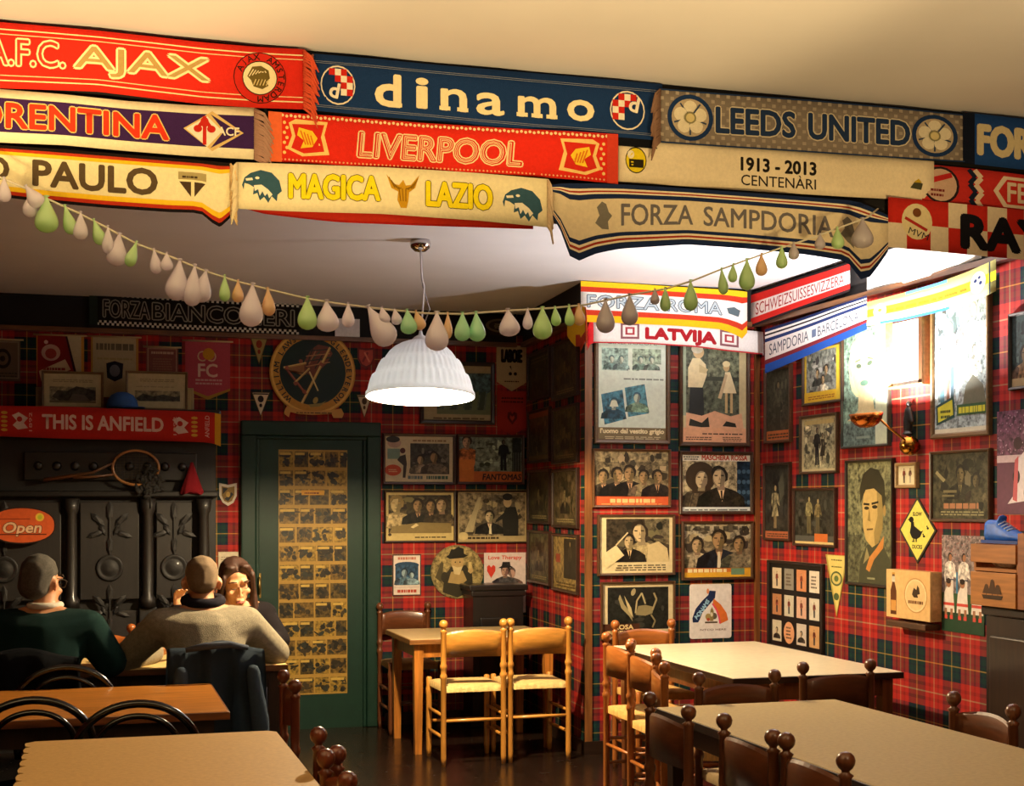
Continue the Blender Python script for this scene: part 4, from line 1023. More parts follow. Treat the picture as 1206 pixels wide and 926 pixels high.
def p_c4(A):
    A.rect(0, 0, 1, 1, '~#b8a882'); A.rect(0, .88, 1, 1, '#e0d8c0'); A.text('MASCHERA ROSSA', .62, .94, .085, '#b8452c', w=.66, bold=.04); A.lines(.02, .9, .26, .98, 2, '#3a342a', 2)
    A.rect(.8, .08, 1, .88, '~#1e3040')
    for k in range(12): A.circ(.83 + (k % 3) * .07, .16 + (k // 3) * .18, .04, '#4a6478', 8)
    A.ell(.27, .6, .22, .27, '#3e3020'); A.bust(.28, .08, .34, '#6a5c46', '#d0b88c', '#3a2c1c', long=True, tilt=.1)
    for k in range(5): A.line([(.03 + .09 * k, .08), (.08 + .09 * k, .34)], .018, '#3a3024')
    A.bust(.57, .08, .36, '#2a241c', '#c8ae84', '#1c1610', tilt=-.12); A.rect(0, 0, 1, .08, '#cfd4d0'); A.lines(.03, .02, .95, .06, 1, '#5a6468', 4)
picture('still of a smiling couple cheek to cheek with a navy side strip', 'C', (799, 532, 886, 606), p_c4, '#3e2614', .022, group=GP)
def p_c5(A):
    A.rect(0, 0, 1, 1, '#d3c294'); A.rect(.09, .2, .95, .96, '~#3c3426'); A.poly([(.6, .96), (.95, .96), (.95, .5), (.7, .6)], '~#6a6048'); A.clutter(.1, .22, .95, .95, 30, '#4c4432', 3)
    A.bust(.58, .2, .36, '#a8966a', '#cdb486', '#2a2016', tilt=-.2); A.bust(.4, .2, .25, '#1c1814', '#c0a678', '#1a140e')
    A.poly([(.0, .3), (.22, .5), (.33, .32), (.1, .1)], '#d8c696'); A.line([(.22, .5), (.38, .72)], .025, '#cdbb8c'); A.poly([(.64, .2), (.66, .5), (.8, .56), (.92, .44), (.95, .2)], '#c8b484')
    A.lines(.2, .05, .9, .17, 3, '#4a3c28', 8)
picture('cream bordered still of a woman leaning over a small man with a newspaper', 'C', (703, 606, 794, 678), p_c5, '#4a3018', .017, group=GP)
def p_c6(A):
    A.rect(0, .18, 1, 1, '~#766a52'); A.rect(0, .72, 1, 1, '~#9a9078'); A.clutter(0, .2, 1, 1, 40, '#766a52', 4); A.rect(0, 0, 1, .18, '#d8a430'); A.rect(.0, .1, .7, .18, '#c8702c'); A.rect(.7, .05, .9, .17, '#6a8a6a')
    A.lines(.05, .1, .64, .17, 1, '#e8d8a0', 3, .9)
    A.bust(.2, .18, .29, '#a8987a', SK, DKH); A.bust(.52, .18, .36, '#1c2028', SK2, DKH, face=True); A.poly([(.49, .18), (.55, .18), (.53, .48), (.5, .48)], '#cfc4a8'); A.bust(.82, .18, .3, '#7a7058', SK2, DKH)
    for k in range(7): A.rect(.02 + .14 * k, .86 + .02 * (k % 2), .1 + .14 * k, .95, '~#4a4436')
picture('still of three men in coats with a yellow and orange caption strip', 'C', (802, 614, 886, 683), p_c6, '#42280f', .018, group=GP)
def p_c7(A):
    A.rect(0, 0, 1, 1, '#cdbc92'); A.rect(.07, .15, .93, .93, '~#1f211c'); A.clutter(.08, .16, .92, .92, 26, '#2a2c24', 5)
    A.poly([(.24, .8), (.3, .62), (.4, .45), (.42, .3), (.37, .4), (.26, .55), (.22, .72)], '#9a8c62'); A.poly([(.3, .78), (.4, .55), (.43, .36), (.36, .5)], '#c0b080'); A.ell(.43, .84, .03, .07, '#a89a70', rot=-.4)
    A.poly([(.46, .42), (.5, .58), (.6, .6), (.72, .56), (.7, .44), (.6, .4)], '#8a7e58'); A.line([(.46, .45), (.48, .68), (.55, .82), (.6, .62)], .03, '#b0a276'); A.line([(.7, .5), (.76, .7), (.72, .82)], .035, '#a09268'); A.line([(.68, .42), (.74, .3), (.7, .18)], .03, '#8a7c56')
    A.rect(.0, .02, .52, .26, '#4a2a1a'); A.text('ROSA', .3, .2, .08, '#e0c48a', w=.26, bold=.04); A.lines(.06, .06, .48, .14, 1, '#e0c48a', 3, .9)
picture('dark chalk like drawing of dancers in a cream mount, low on the pillar', 'C', (707, 685, 794, 753), p_c7, '#4a321a', .014, group=GP)
def arc_pts(cx, cy, pts): return pts
def p_c8(A):
    A.poly([(.2, .3), (.07, .3), (.06, .38), (.14, .55), (.3, .7), (.44, .8), (.47, .88), (.62, .87), (.6, .74), (.46, .62), (.3, .48), (.24, .36)], '#16284e')
    A.poly([(.57, .73), (.74, .62), (.88, .46), (.92, .33), (.72, .26), (.7, .38), (.64, .52), (.54, .63)], '#d8702c'); A.line([(.54, .64), (.64, .52), (.7, .38), (.72, .27)], .03, '#e0486a')
    for i, ch in enumerate('ADNAMS'):
        t = i / 5; x = .15 + .27 * t + .02 * math.sin(t * PI); y = .4 + .29 * t
        A.text(ch, x, y, .075, '#9cc8e0', rot=1.15 - .35 * t, bold=.04)
    A.ell(.43, .87, .03, .05, '#d88a5a'); A.poly([(.36, .28), (.66, .28), (.66, .31), (.36, .31)], '#4a4030')
    A.ell(.44, .4, .07, .06, '#a8945a'); A.ell(.58, .41, .07, .06, '#5a5444'); A.poly([(.48, .32), (.56, .32), (.57, .5), (.53, .58), (.49, .52)], '#8a7a4a'); A.ell(.52, .44, .03, .04, '#d8d0b8'); A.ell(.44, .35, .04, .03, '#b84a2a')
    A.text('NTCO HERE', .56, .16, .032, '#6a4a2e', w=.62, bold=.02)
RR = [(.06, 0), (.94, 0), (.985, .012), (1, .05), (1, .95), (.985, .988), (.94, 1), (.06, 1), (.015, .988), (0, .95), (0, .05), (.015, .012)]
card('brewery_sign', 'white rounded sign with a blue and orange ribbon arch above the pale table', 'sign', 'C', (812, 688, 861, 752), p_c8, '#e8e2dc', .006, RR)

# --- right wall
def gen(bg, items, cap=None, capc='#d8b070', border=None, seed=1):
    def f(A):
        if border: A.rect(0, 0, 1, 1, border); A.rect(.06, .05, .94, .95, bg)
        else: A.rect(0, 0, 1, 1, bg)
        if bg[0] == '~': A.clutter(.08, (cap or .02) + .04, .92, .94, 26, bg[1:], seed + len(items) * 7)
        for it in items: it(A)
        if cap: A.rect(0, 0, 1, cap, capc); A.lines(.08, cap * .25, .92, cap * .85, 2, '#3a2a1c', seed)
    return f
def B(*a, **k): return lambda A: A.bust(*a, **k)
def FU(*a, **k): return lambda A: A.full(*a, **k)
def PL(p, c): return lambda A: A.poly(p, c)
def RC(*a): return lambda A: A.rect(*a)
def TX(*a, **k): return lambda A: A.text(*a, **k)
def LN(*a, **k): return lambda A: A.lines(*a, **k)
picture('narrow dark poster with an orange foot, nearest the corner under the scarves', 'R', (903, 432, 934, 522), gen('~#3a3a30', [FU(.5, .16, .68, '#4c4a3c', '#2a2a22', '#7a6c50', DKH)], .14, '#b86a3a'), '#4a2c18', .02, group=GP)
picture('yellow bordered poster of a seated group high by the corner', 'R', (948, 406, 996, 476), gen('~#8c9086', [B(.36, .3, .16, '#3a3c38', SK, DKH), B(.58, .34, .17, '#55564c', SK, DKH), B(.5, .18, .16, '#d8d0b4', SK, DKH), RC(0, 0, 1, .2, '#d8b030'), RC(.84, .0, 1, 1, '#d8b838'), LN(.1, .06, .8, .14, 2, '#9a5a20', 3)], border='#d4b43c'), '#3a2414', .018, group=GP)
picture('sepia poster of a dark couple walking, below the yellow bordered one', 'R', (945, 488, 989, 558), gen('~#a8a27e', [FU(.45, .12, .68, '#2c2c28', '#26262a', '#6a5a44', DKH), FU(.6, .12, .58, '#3a342c', '#2c2a26', '#7a6a50', DKH, dress=True), RC(.08, .86, .92, .94, '#b8a468'), PL([(.1, .7), (.3, .78), (.26, .68)], '#5a584c'), PL([(.66, .76), (.9, .8), (.84, .66)], '#4a4c44')], border='#c2b488'), '#4a341c', .016, group=GP)
def p_m(A):
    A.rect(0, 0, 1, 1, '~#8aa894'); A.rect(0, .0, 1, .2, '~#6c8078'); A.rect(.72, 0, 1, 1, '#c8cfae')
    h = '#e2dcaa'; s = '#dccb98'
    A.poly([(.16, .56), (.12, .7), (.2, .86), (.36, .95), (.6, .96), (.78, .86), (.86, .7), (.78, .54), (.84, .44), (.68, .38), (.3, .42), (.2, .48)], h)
    A.ell(.48, .63, .25, .21, s); A.poly([(.36, .48), (.64, .48), (.7, .3), (.9, .22), (.1, .22), (.34, .3)], s)
    A.ell(.36, .68, .06, .02, '#4a5a48', rot=-.1); A.ell(.6, .69, .06, .02, '#4a5a48', rot=.15); A.line([(.28, .72), (.4, .735)], .014, '#5a6a50'); A.line([(.55, .74), (.68, .72)], .014, '#5a6a50')
    A.poly([(.46, .68), (.44, .6), (.5, .59)], '#b8b084'); A.ell(.48, .53, .09, .025, '#5a7a68'); A.ell(.6, .82, .18, .06, '#eee8c0', rot=-.3); A.ell(.3, .84, .13, .07, '#d0cf9c', rot=.4); A.line([(.2, .6), (.14, .7), (.24, .84)], .03, '#9ab09a'); A.line([(.8, .56), (.82, .7), (.74, .82)], .03, '#a8b898')
    A.rect(.3, .06, .6, .08, '#8a9a8c')
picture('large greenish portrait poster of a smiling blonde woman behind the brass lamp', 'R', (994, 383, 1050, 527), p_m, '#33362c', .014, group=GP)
picture('narrow dark poster of a girl in a short dress beside the corner trim', 'R', (902, 545, 933, 637), gen('~#2e2c26', [FU(.42, .14, .6, '#8c8264', '#6a5c44', '#a08a64', DKH, dress=True), PL([(.55, .75), (.75, .9), (.8, .6), (.62, .5)], '#4a4a40')], .1, '#a05a3c'), '#3a2214', .016, group=GP)
picture('dark still of two pale figures dancing, beside the poster of the girl', 'R', (937, 575, 987, 644), gen('~#33322a', [FU(.36, .2, .7, '#7a724e', '#5a5238', '#9a8a62', DKH), FU(.58, .2, .66, '#6a5e3e', '#4a4430', '#8a7a54', DKH), RC(0, 0, 1, .16, '#4a4a44'), RC(.5, .03, .82, .2, '#b8622c'), RC(0, 0, 1, .05, '#c8b078')]), '#3a2214', .016, group=GP)
def p_12(A):
    A.rect(0, 0, 1, 1, '#141210'); r = random.Random(5)
    for j in range(3):
        for i in range(4):
            x, y = .06 + i * .235, .06 + (2 - j) * .315
            c = ('#c9b79a', '#8a8478', '#c8855a', '#d8ccba', '#b07a52', '#c4bca8', '#d2a890', '#cfc6b4', '#c8bca4', '#d0906a', '#cdbfb0', '#c89a68')[j * 4 + i]
            if (i, j) == (1, 2): A.ell(x + .09, y + .12, .1, .13, '#d89a70')
            else: A.rect(x, y, x + .18, y + .25, c)
            k = r.choice((0, 1, 2))
            if k == 0: A.bust(x + .09, y + .03, .07, '#3a342c', '#b89a78', DKH, face=False)
            elif k == 1: A.lines(x + .03, y + .05, x + .15, y + .21, 4, '#5a4a3c', i + j)
            else: A.full(x + .09, y + .03, .18, '#7a3a2c', '#2c2a34', '#b89a78', DKH)
picture('black frame of twelve small cards in three rows beside the pale table', 'R', (907, 662, 972, 768), p_12, '#1c120c', .018, group=GP)
def p_pn(A):
    A.poly([(.08, .99), (.92, .99), (.52, .06)], '#d2be6c'); A.lines(.25, .91, .75, .95, 1, '#5a5424', 9); A.ell(.5, .62, .26, .12, '#4a5a34'); A.ell(.5, .62, .2, .09, '#c4b468'); A.ell(.5, .62, .1, .05, '#5a6a3c'); A.ell(.5, .33, .12, .06, '#4a5a34'); A.lines(.25, .8, .75, .84, 1, '#5a5a2c', 2)
TRI = [(0, 1), (.5, 0), (1, 1)]
card('pennant', 'small yellow triangular pennant with a green crest below the dark portrait', 'pennant', 'R', (973, 654, 999, 727), p_pn, '#a89848', .004, TRI[::-1])
def p_man(A):
    A.rect(0, 0, 1, 1, '~#6f6f50'); A.rect(0, .86, 1, 1, '~#84825c'); A.rect(0, .0, .3, .4, '~#5c5c44')
    A.poly([(.25, 0), (.3, .2), (.44, .32), (.78, .34), (.95, .2), (1, 0)], '#41422f'); A.poly([(.42, .12), (.5, .22), (.66, .3), (.82, .4), (.8, .3), (.6, .2), (.5, .1)], '#b87a3a'); A.poly([(.36, .16), (.44, .3), (.5, .22)], '#8c8258')
    A.poly([(.34, .64), (.36, .46), (.42, .36), (.56, .3), (.7, .34), (.78, .46), (.8, .66), (.74, .8), (.4, .8)], '#b69a5c'); A.poly([(.62, .32), (.7, .34), (.79, .46), (.8, .66), (.74, .8), (.66, .8), (.68, .56), (.6, .42)], '#8e7a46')
    A.poly([(.3, .66), (.28, .78), (.36, .9), (.52, .95), (.7, .93), (.82, .84), (.85, .68), (.8, .6), (.77, .72), (.6, .78), (.42, .77), (.36, .72)], '#33301f')
    A.ell(.44, .62, .055, .014, '#2c2818'); A.ell(.62, .63, .06, .015, '#2c2818'); A.line([(.37, .655), (.5, .65)], .018, '#2c2818'); A.line([(.55, .655), (.7, .67)], .018, '#2c2818'); A.poly([(.5, .62), (.46, .52), (.53, .51)], '#8a743e'); A.line([(.44, .445), (.58, .45)], .014, '#5a4424'); A.ell(.83, .6, .03, .045, '#9a7e48'); A.rect(.45, .04, .62, .055, '#8a8a68')
picture('large dark green portrait poster of a man in a jacket below the brass lamp', 'R', (999, 541, 1055, 691), p_man, '#2a2218', .016, group=GP)
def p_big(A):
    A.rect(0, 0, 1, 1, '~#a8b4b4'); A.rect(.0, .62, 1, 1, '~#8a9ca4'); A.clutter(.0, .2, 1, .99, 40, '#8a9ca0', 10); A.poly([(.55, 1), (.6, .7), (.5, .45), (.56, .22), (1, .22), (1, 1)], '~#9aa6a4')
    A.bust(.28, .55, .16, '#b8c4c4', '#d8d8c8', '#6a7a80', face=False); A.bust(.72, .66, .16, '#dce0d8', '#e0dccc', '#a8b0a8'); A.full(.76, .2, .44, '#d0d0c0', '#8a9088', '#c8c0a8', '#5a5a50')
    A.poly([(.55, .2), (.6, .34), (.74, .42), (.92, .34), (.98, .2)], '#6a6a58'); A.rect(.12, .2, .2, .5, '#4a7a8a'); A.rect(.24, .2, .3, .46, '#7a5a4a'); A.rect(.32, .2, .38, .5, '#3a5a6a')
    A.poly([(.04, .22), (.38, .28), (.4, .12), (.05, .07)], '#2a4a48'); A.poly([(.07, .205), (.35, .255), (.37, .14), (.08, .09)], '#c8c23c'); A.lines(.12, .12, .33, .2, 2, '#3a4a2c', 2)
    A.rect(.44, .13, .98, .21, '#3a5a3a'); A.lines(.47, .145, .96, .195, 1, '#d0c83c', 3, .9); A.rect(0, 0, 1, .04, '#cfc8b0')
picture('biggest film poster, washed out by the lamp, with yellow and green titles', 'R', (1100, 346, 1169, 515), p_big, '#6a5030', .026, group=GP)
def p_wh(A):
    A.rect(0, 0, 1, 1, '#3c2413'); A.rect(0, 0, .74, .93, '#e6e2dc'); A.lines(.14, .3, .5, .7, 5, '#d2ccc4', 3); A.bust(.36, .22, .2, '#d6d0c8', '#ddd6cc', '#cac4bc', face=False)
picture('framed white print with a dark brown strip beside the big washed out poster', 'R', (1052, 369, 1096, 456), p_wh, '#9a7448', .014, group=GP, d=.05)
picture('tiny square frame with two small figures below the brass ball', 'R', (1058, 545, 1083, 575), gen('#d8cba4', [FU(.34, .12, .74, '#8a3a2a', '#4a3a2a', SK, DKH), FU(.68, .12, .74, '#6a4a3a', '#a8a08a', SK, DKH)]), '#9a7a4a', .018, group=GP)
def p_dk(A):
    A.poly([(.5, .95), (.95, .5), (.5, .05), (.05, .5)], '#d8ce5e'); A.text('SLOW', .5, .74, .055, '#4a4620', w=.24, bold=.05); A.text('DUCKS', .5, .25, .055, '#4a4620', w=.26, bold=.05)
    k = '#0e0e0c'; A.ell(.34, .655, .065, .045, k); A.poly([(.33, .64), (.41, .62), (.42, .56), (.6, .48), (.66, .5), (.58, .4), (.48, .36), (.36, .38), (.3, .46), (.33, .56)], k); A.poly([(.24, .655), (.3, .67), (.3, .635)], k); A.rect(.39, .32, .42, .38, k); A.rect(.46, .32, .49, .38, k); A.poly([(.36, .32), (.43, .32), (.43, .335), (.36, .335)], k)
    for x, y in ((.68, .41), (.78, .53)): A.ell(x, y, .03, .018, k, 10); A.ell(x - .02, y + .028, .018, .013, k, 8)
card('road_sign', 'yellow diamond sign with a black duck and two ducklings', 'sign', 'R', (1060, 585, 1104, 664), p_dk, '#2e2c20', .006, [(.5, 1), (0, .5), (.5, 0), (1, .5)])
picture('brown toned still of seated figures with a pale title, right of the duck sign', 'R', (1099, 530, 1170, 615), gen('~#43402e', [B(.5, .3, .26, '#2c2a20', '#6a5e40', '#1c1a14'), B(.78, .26, .22, '#4a4632', '#5e5438', '#24221a'), PL([(.05, .7), (.2, .56), (.24, .6), (.08, .74)], '#8a805a'), RC(.2, .4, .44, .44, '#6a6244'), RC(.18, .34, .4, .37, '#6a6244'), LN(.18, .16, .84, .25, 1, '#9a6a4a', 5, .9), LN(.14, .06, .9, .14, 2, '#8a8460', 4)]), '#4a3018', .016, group=GP)
def p_pu(A):
    A.rect(0, 0, 1, 1, '#5e3448'); A.rect(0, .56, 1, 1, '~#6a4258')
    r = random.Random(2)
    for k in range(70): A.circ(r.random(), .58 + .4 * r.random(), .008, r.choice(('#a8889a', '#b89aa8', '#8a6a80')), 6)
    A.rect(0, .5, 1, .57, '#c0a8ac'); A.poly([(.3, .1), (.5, .2), (.52, .5), (.8, .62), (1, .6), (1, .14)], '#d8ccd0')
    A.ell(.58, .68, .12, .06, '#3a2028'); A.ell(.54, .36, .1, .07, '#2a1c22'); A.ell(.9, .2, .16, .1, '#2a2838'); A.poly([(.5, .52), (.6, .56), (.56, .12), (.44, .14)], '#b8545a')
PLANES['RP'] = ('x', XR - .0012)
card('football_poster', 'purple poster of football players in white shirts at the picture edge', 'poster', 'RP', (1175, 483, 1218, 606), p_pu, '#5e3448', .003)
picture('dark framed picture cut by the picture edge above the purple poster', 'R', (1192, 366, 1232, 458), gen('~#2e3a38', [B(.45, .1, .24, '#8a6a4a', '#a8845c', DKH), RC(0, 0, 1, .12, '#a8906a')]), '#2a1a10', .016, group=GP)
def p_tm(A):
    A.rect(0, 0, 1, 1, '#1e3a24'); A.rect(0, .32, 1, 1, '~#8a7a76'); A.rect(0, .22, 1, .4, '#31512f')
    r = random.Random(4)
    for k in range(180): A.circ(r.random(), .68 + .31 * r.random(), .009, r.choice(('#b8a0a0', '#a88a84', '#6a5a5c', '#8a5a54')), 6)
    for x in (.2, .53, .9): A.full(x, .26, .56, '#ded2c6', '#d8ccc0', '#9a6a4a', '#2a1c14'); A.line([(x - .1, .54), (x + .1, .54)], .012, '#2a2e4a')
    A.rect(.35, .4, .39, .62, '#3a7aa0')
    for x in (.17, .5, .84):
        A.poly([(x - .14, .2), (x + .14, .2), (x + .11, .4), (x + .05, .46), (x - .05, .46), (x - .11, .4)], '#e0d4c8'); A.ell(x, .5, .06, .045, '#9a6a4a', 10); A.ell(x, .525, .06, .03, '#2a1c14', 10); A.rect(x - .13, .27, x + .13, .3, '#c8483c'); A.rect(x - .1, .14, x - .04, .24, '#9a6a4a'); A.rect(x + .04, .14, x + .1, .24, '#9a6a4a'); A.rect(x - .1, .12, x - .03, .17, '#c8483c'); A.rect(x + .03, .12, x + .1, .17, '#c8483c')
    A.rect(0, 0, 1, .13, '#1e3c26')
card('team_poster', 'unframed poster of a football team in white on a green pitch', 'poster', 'RP', (1110, 631, 1160, 746), p_tm, '#2c4028', .003)

# wooden beer box fixed to the wall
c, wd, hh = place('R', 1058, 672, 1110, 729)
t = thing('beer_box', 'pale wooden box front with a bottle and an oval label beside the team poster', 'box', matrix=basis('R', c))
def p_bb(A):
    A.rect(.1, .06, .24, .56, '#5a3218'); A.poly([(.1, .56), (.24, .56), (.2, .72), (.2, .9), (.14, .9), (.14, .72)], '#5a3218'); A.rect(.13, .74, .21, .86, '#c8c0a8'); A.rect(.11, .14, .23, .36, '#c89048'); A.rect(.135, .9, .205, .94, '#b88a3a')
    A.ell(.68, .5, .26, .36, '#b88a50', 28); A.ell(.68, .5, .24, .335, '#e8c894', 28); A.ell(.68, .5, .215, .3, '#dcb880', 28)
    A.poly([(.6, .52), (.64, .66), (.7, .62), (.72, .72), (.76, .66), (.78, .54), (.72, .52), (.74, .46), (.64, .46)], '#3a2a18'); A.lines(.51, .33, .85, .4, 1, '#6a4424', 3, .9)
bm, ms = flat_art(wd, hh, p_bb, '#d8ae72', .012, z0=.06); obj('front_board', bm, ms, t)
bw2 = wood('#c8985c', .5, 'x', .2)
bm = BM()
for cc, s in (((0, hh / 2 - .005, .03), (wd, .01, .058)), ((0, -hh / 2 + .005, .03), (wd, .01, .058)), ((-wd / 2 + .005, 0, .03), (.01, hh - .022, .058)), ((wd / 2 - .005, 0, .03), (.01, hh - .022, .058))): add_box(bm, cc, s)
obj('side_board', bm, bw2, t)
bm = BM(); add_box(bm, (.01, -hh / 2 - .03, .05), (wd * .9, .03, .09), .004); obj('shelf', bm, wood('#4a2c14', .5, 'x'), t)

# small dark figurine hung on the wall, above the brass ball
c, wd, hh = place('R', 1067, 479, 1084, 513)
bm = BM()
for balls in ([((0, 0, .035), (.028, .022, .04)), ((.0, 0, .09), (.032, .02, .03))], [((0, 0, .09), (.03, .02, .03)), ((.005, 0, .13), (.026, .018, .02))], [((.008, 0, .163), (.017, .016, .02))], [((.02, 0, .12), (.012, .014, .03)), ((.04, 0, .07), (.01, .012, .012))], [((0, 0, .008), (.04, .03, .01))]): add_hull(bm, balls)
me = fuse(bm, .006, 2); o = obj('figurine', me, mat('#1c1a16', .4)); o.location = (XR - .031, c.y, c.z - hh / 2); o.rotation_euler = (0, 0, -PI / 2); tag(o, 'small dark figurine fixed to the tartan wall above the brass ball', 'figurine')

# --- side of the pillar (dim alcove): two columns of four
names = (('topmost', 'second from the top'), 0)
rows = ['top', 'second', 'third', 'bottom']
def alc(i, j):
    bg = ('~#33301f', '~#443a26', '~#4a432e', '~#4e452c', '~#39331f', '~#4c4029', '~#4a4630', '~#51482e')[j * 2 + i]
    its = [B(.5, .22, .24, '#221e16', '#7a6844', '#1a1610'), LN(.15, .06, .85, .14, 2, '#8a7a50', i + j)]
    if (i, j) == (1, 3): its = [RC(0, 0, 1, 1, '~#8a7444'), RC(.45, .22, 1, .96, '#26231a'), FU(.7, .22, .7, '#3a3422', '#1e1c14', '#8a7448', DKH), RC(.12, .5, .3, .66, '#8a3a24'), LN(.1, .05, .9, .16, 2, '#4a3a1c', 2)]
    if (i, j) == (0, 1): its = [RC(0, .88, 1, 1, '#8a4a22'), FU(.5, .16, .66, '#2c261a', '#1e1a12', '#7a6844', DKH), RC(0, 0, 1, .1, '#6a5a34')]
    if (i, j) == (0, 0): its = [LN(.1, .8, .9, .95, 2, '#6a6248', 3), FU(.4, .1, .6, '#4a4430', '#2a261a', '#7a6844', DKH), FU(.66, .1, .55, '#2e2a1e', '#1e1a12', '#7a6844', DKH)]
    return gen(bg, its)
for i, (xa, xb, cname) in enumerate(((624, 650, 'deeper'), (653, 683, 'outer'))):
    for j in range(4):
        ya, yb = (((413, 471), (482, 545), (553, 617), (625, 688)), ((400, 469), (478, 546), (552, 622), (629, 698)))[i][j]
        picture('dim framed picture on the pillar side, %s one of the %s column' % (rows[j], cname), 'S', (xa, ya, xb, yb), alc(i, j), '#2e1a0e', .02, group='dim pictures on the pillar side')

# --- back wall of the alcove
def p_b0(A):
    A.rect(0, 0, 1, 1, '#a89a72'); A.rect(.2, .12, 1, .86, '~#5a6a5c'); A.rect(.2, .5, .98, .84, '~#4a6668')
    for k in range(7): A.poly([(.3 + .1 * k, .16), (.34 + .1 * k, .5), (.42 + .1 * k, .55), (.38 + .1 * k, .2)], '#3a4a3c' if k % 2 else '#6a7858')
    A.rect(.2, .12, 1, .2, '#6a7454'); A.lines(.1, .03, .9, .09, 1, '#6a5a3a', 2)
picture('framed teal landscape print partly hidden by the white pendant lamp', 'B', (494, 426, 582, 500), p_b0, '#2a170c', .03, group=GP)
def p_b1(A):
    A.rect(0, 0, 1, 1, '#cdbf9a'); A.rect(.37, .18, .94, .84, '~#3e3c34'); A.clutter(.38, .2, .93, .83, 30, '#4e4c42', 8); A.bust(.52, .2, .2, '#9a8c74', SK, DKH, face=False); A.bust(.72, .2, .24, '#6a6050', SK2, DKH, face=False); A.poly([(.6, .84), (.94, .4), (.94, .84)], '~#5c584c')
    A.ell(.14, .84, .1, .1, '#b89a86'); A.ell(.12, .92, .1, .07, '#2c2824'); A.rect(.04, .5, .22, .72, '#7a9484'); A.ell(.12, .26, .12, .12, '#c0482c'); A.lines(.05, .22, .2, .3, 2, '#d8b080', 2)
    A.poly([(.22, .56), (.3, .6), (.32, .4), (.3, .1), (.26, .1), (.27, .36), (.18, .48)], '#3a3430'); A.ell(.26, .68, .04, .06, '#5a2c2a'); A.lines(.32, .07, .58, .15, 1, '#5a6a6c', 2, .9); A.lines(.6, .07, .92, .15, 1, '#3a5a50', 4, .9); A.lines(.4, .88, .9, .95, 1, '#8a6a4a', 3)
picture('cream poster with a dark photo inset and a small red oval, beside the green door', 'B', (450, 511, 536, 571), p_b1, '#3a1c12', .02, group=GP)
def p_b2(A):
    A.rect(0, 0, 1, 1, '~#6a7466'); A.rect(0, 0, 1, .24, '#b8602a'); A.rect(0, .0, .24, .6, '#c8702c'); A.ell(.1, .45, .16, .2, '#cf7a32'); A.bust(.13, .5, .26, '#b86a34', '#c8a07a', '#2a201a')
    A.rect(.26, .24, .98, .98, '~#7c8672'); A.clutter(.27, .26, .97, .97, 24, '#7c8672', 9)
    for k in range(6): A.line([(.28, .36 + k * .1), (.62, .36 + k * .1)], .006, '#4a5648')
    A.full(.7, .26, .68, '#14181a', '#14161a', '#4a4236', '#101010'); A.rect(.84, .24, .98, .98, '~#1e2420')
    for k in range(4): A.rect(.86 + k * .035, .24, .868 + k * .035, .66, '#6a7068')
    A.text('FANTOMAS', .68, .12, .13, '#2a1c14', w=.6, bold=.03, shear=.1)
picture('orange and grey film poster with slanted dark title letters under the red pennant', 'B', (537, 512, 617, 571), p_b2, '#3a1c12', .02, group=GP)
def p_b3(A):
    A.rect(0, 0, 1, 1, '#bda86c'); A.rect(.04, .16, .96, .94, '~#5e5236'); A.rect(.3, .4, .96, .94, '~#3a3424'); A.clutter(.05, .3, .95, .93, 36, '#52482f', 6)
    A.bust(.16, .26, .34, '#b8a270', '#bfa872', '#8a7444'); A.bust(.47, .34, .27, '#26221a', SK2, DKH); A.bust(.66, .34, .26, '#2a241a', SK2, DKH); A.bust(.82, .3, .3, '#4a3e2a', SK, '#3a2a18')
    A.poly([(.05, .16), (.1, .3), (.5, .38), (.96, .36), (.96, .16)], '#7e6c40'); A.poly([(.36, .28), (.44, .36), (.48, .32), (.4, .26)], '#d8c48c'); A.lines(.4, .06, .9, .11, 1, '#3a2c18', 6); A.ell(.93, .92, .025, .03, '#3a2c18'); A.ell(.06, .13, .025, .03, '#3a2c18')
picture('gold bordered sepia still of people round a card table beside the green door', 'B', (452, 578, 536, 639), p_b3, '#2e1a0c', .014, group=GP)
def p_b4(A):
    A.rect(0, 0, 1, 1, '#a89468'); A.rect(.02, .12, .98, .98, '~#857658'); A.rect(.36, .14, .84, .94, '~#6a5e48'); A.clutter(.03, .14, .97, .97, 36, '#7a6c50', 7)
    for k in range(5): A.rect(.4 + k * .09, .2, .41 + k * .09, .94, '#4a4234')
    A.poly([(.1, .2), (.3, .9), (.34, .9), (.22, .2)], '#a89a74'); A.bust(.46, .16, .24, '#1c1a16', '#c8b088', DKH); A.poly([(.45, .16), (.49, .16), (.48, .36), (.46, .36)], '#d8cca4')
    A.poly([(.66, .12), (.64, .5), (.7, .7), (.84, .7), (.88, .5), (.88, .12)], '#201e18'); A.ell(.72, .8, .06, .11, '#b89e74'); A.ell(.72, .9, .075, .07, '#1a1814'); A.poly([(.68, .6), (.55, .44), (.54, .38), (.7, .5)], '#201e18'); A.lines(.14, .06, .6, .14, 1, '#3a2c18', 3); A.ell(.08, .12, .07, .08, '#c0ac78')
picture('sepia still of a tall man in black bending over a seated man', 'B', (537, 578, 621, 640), p_b4, '#2e1a0c', .012, group=GP)
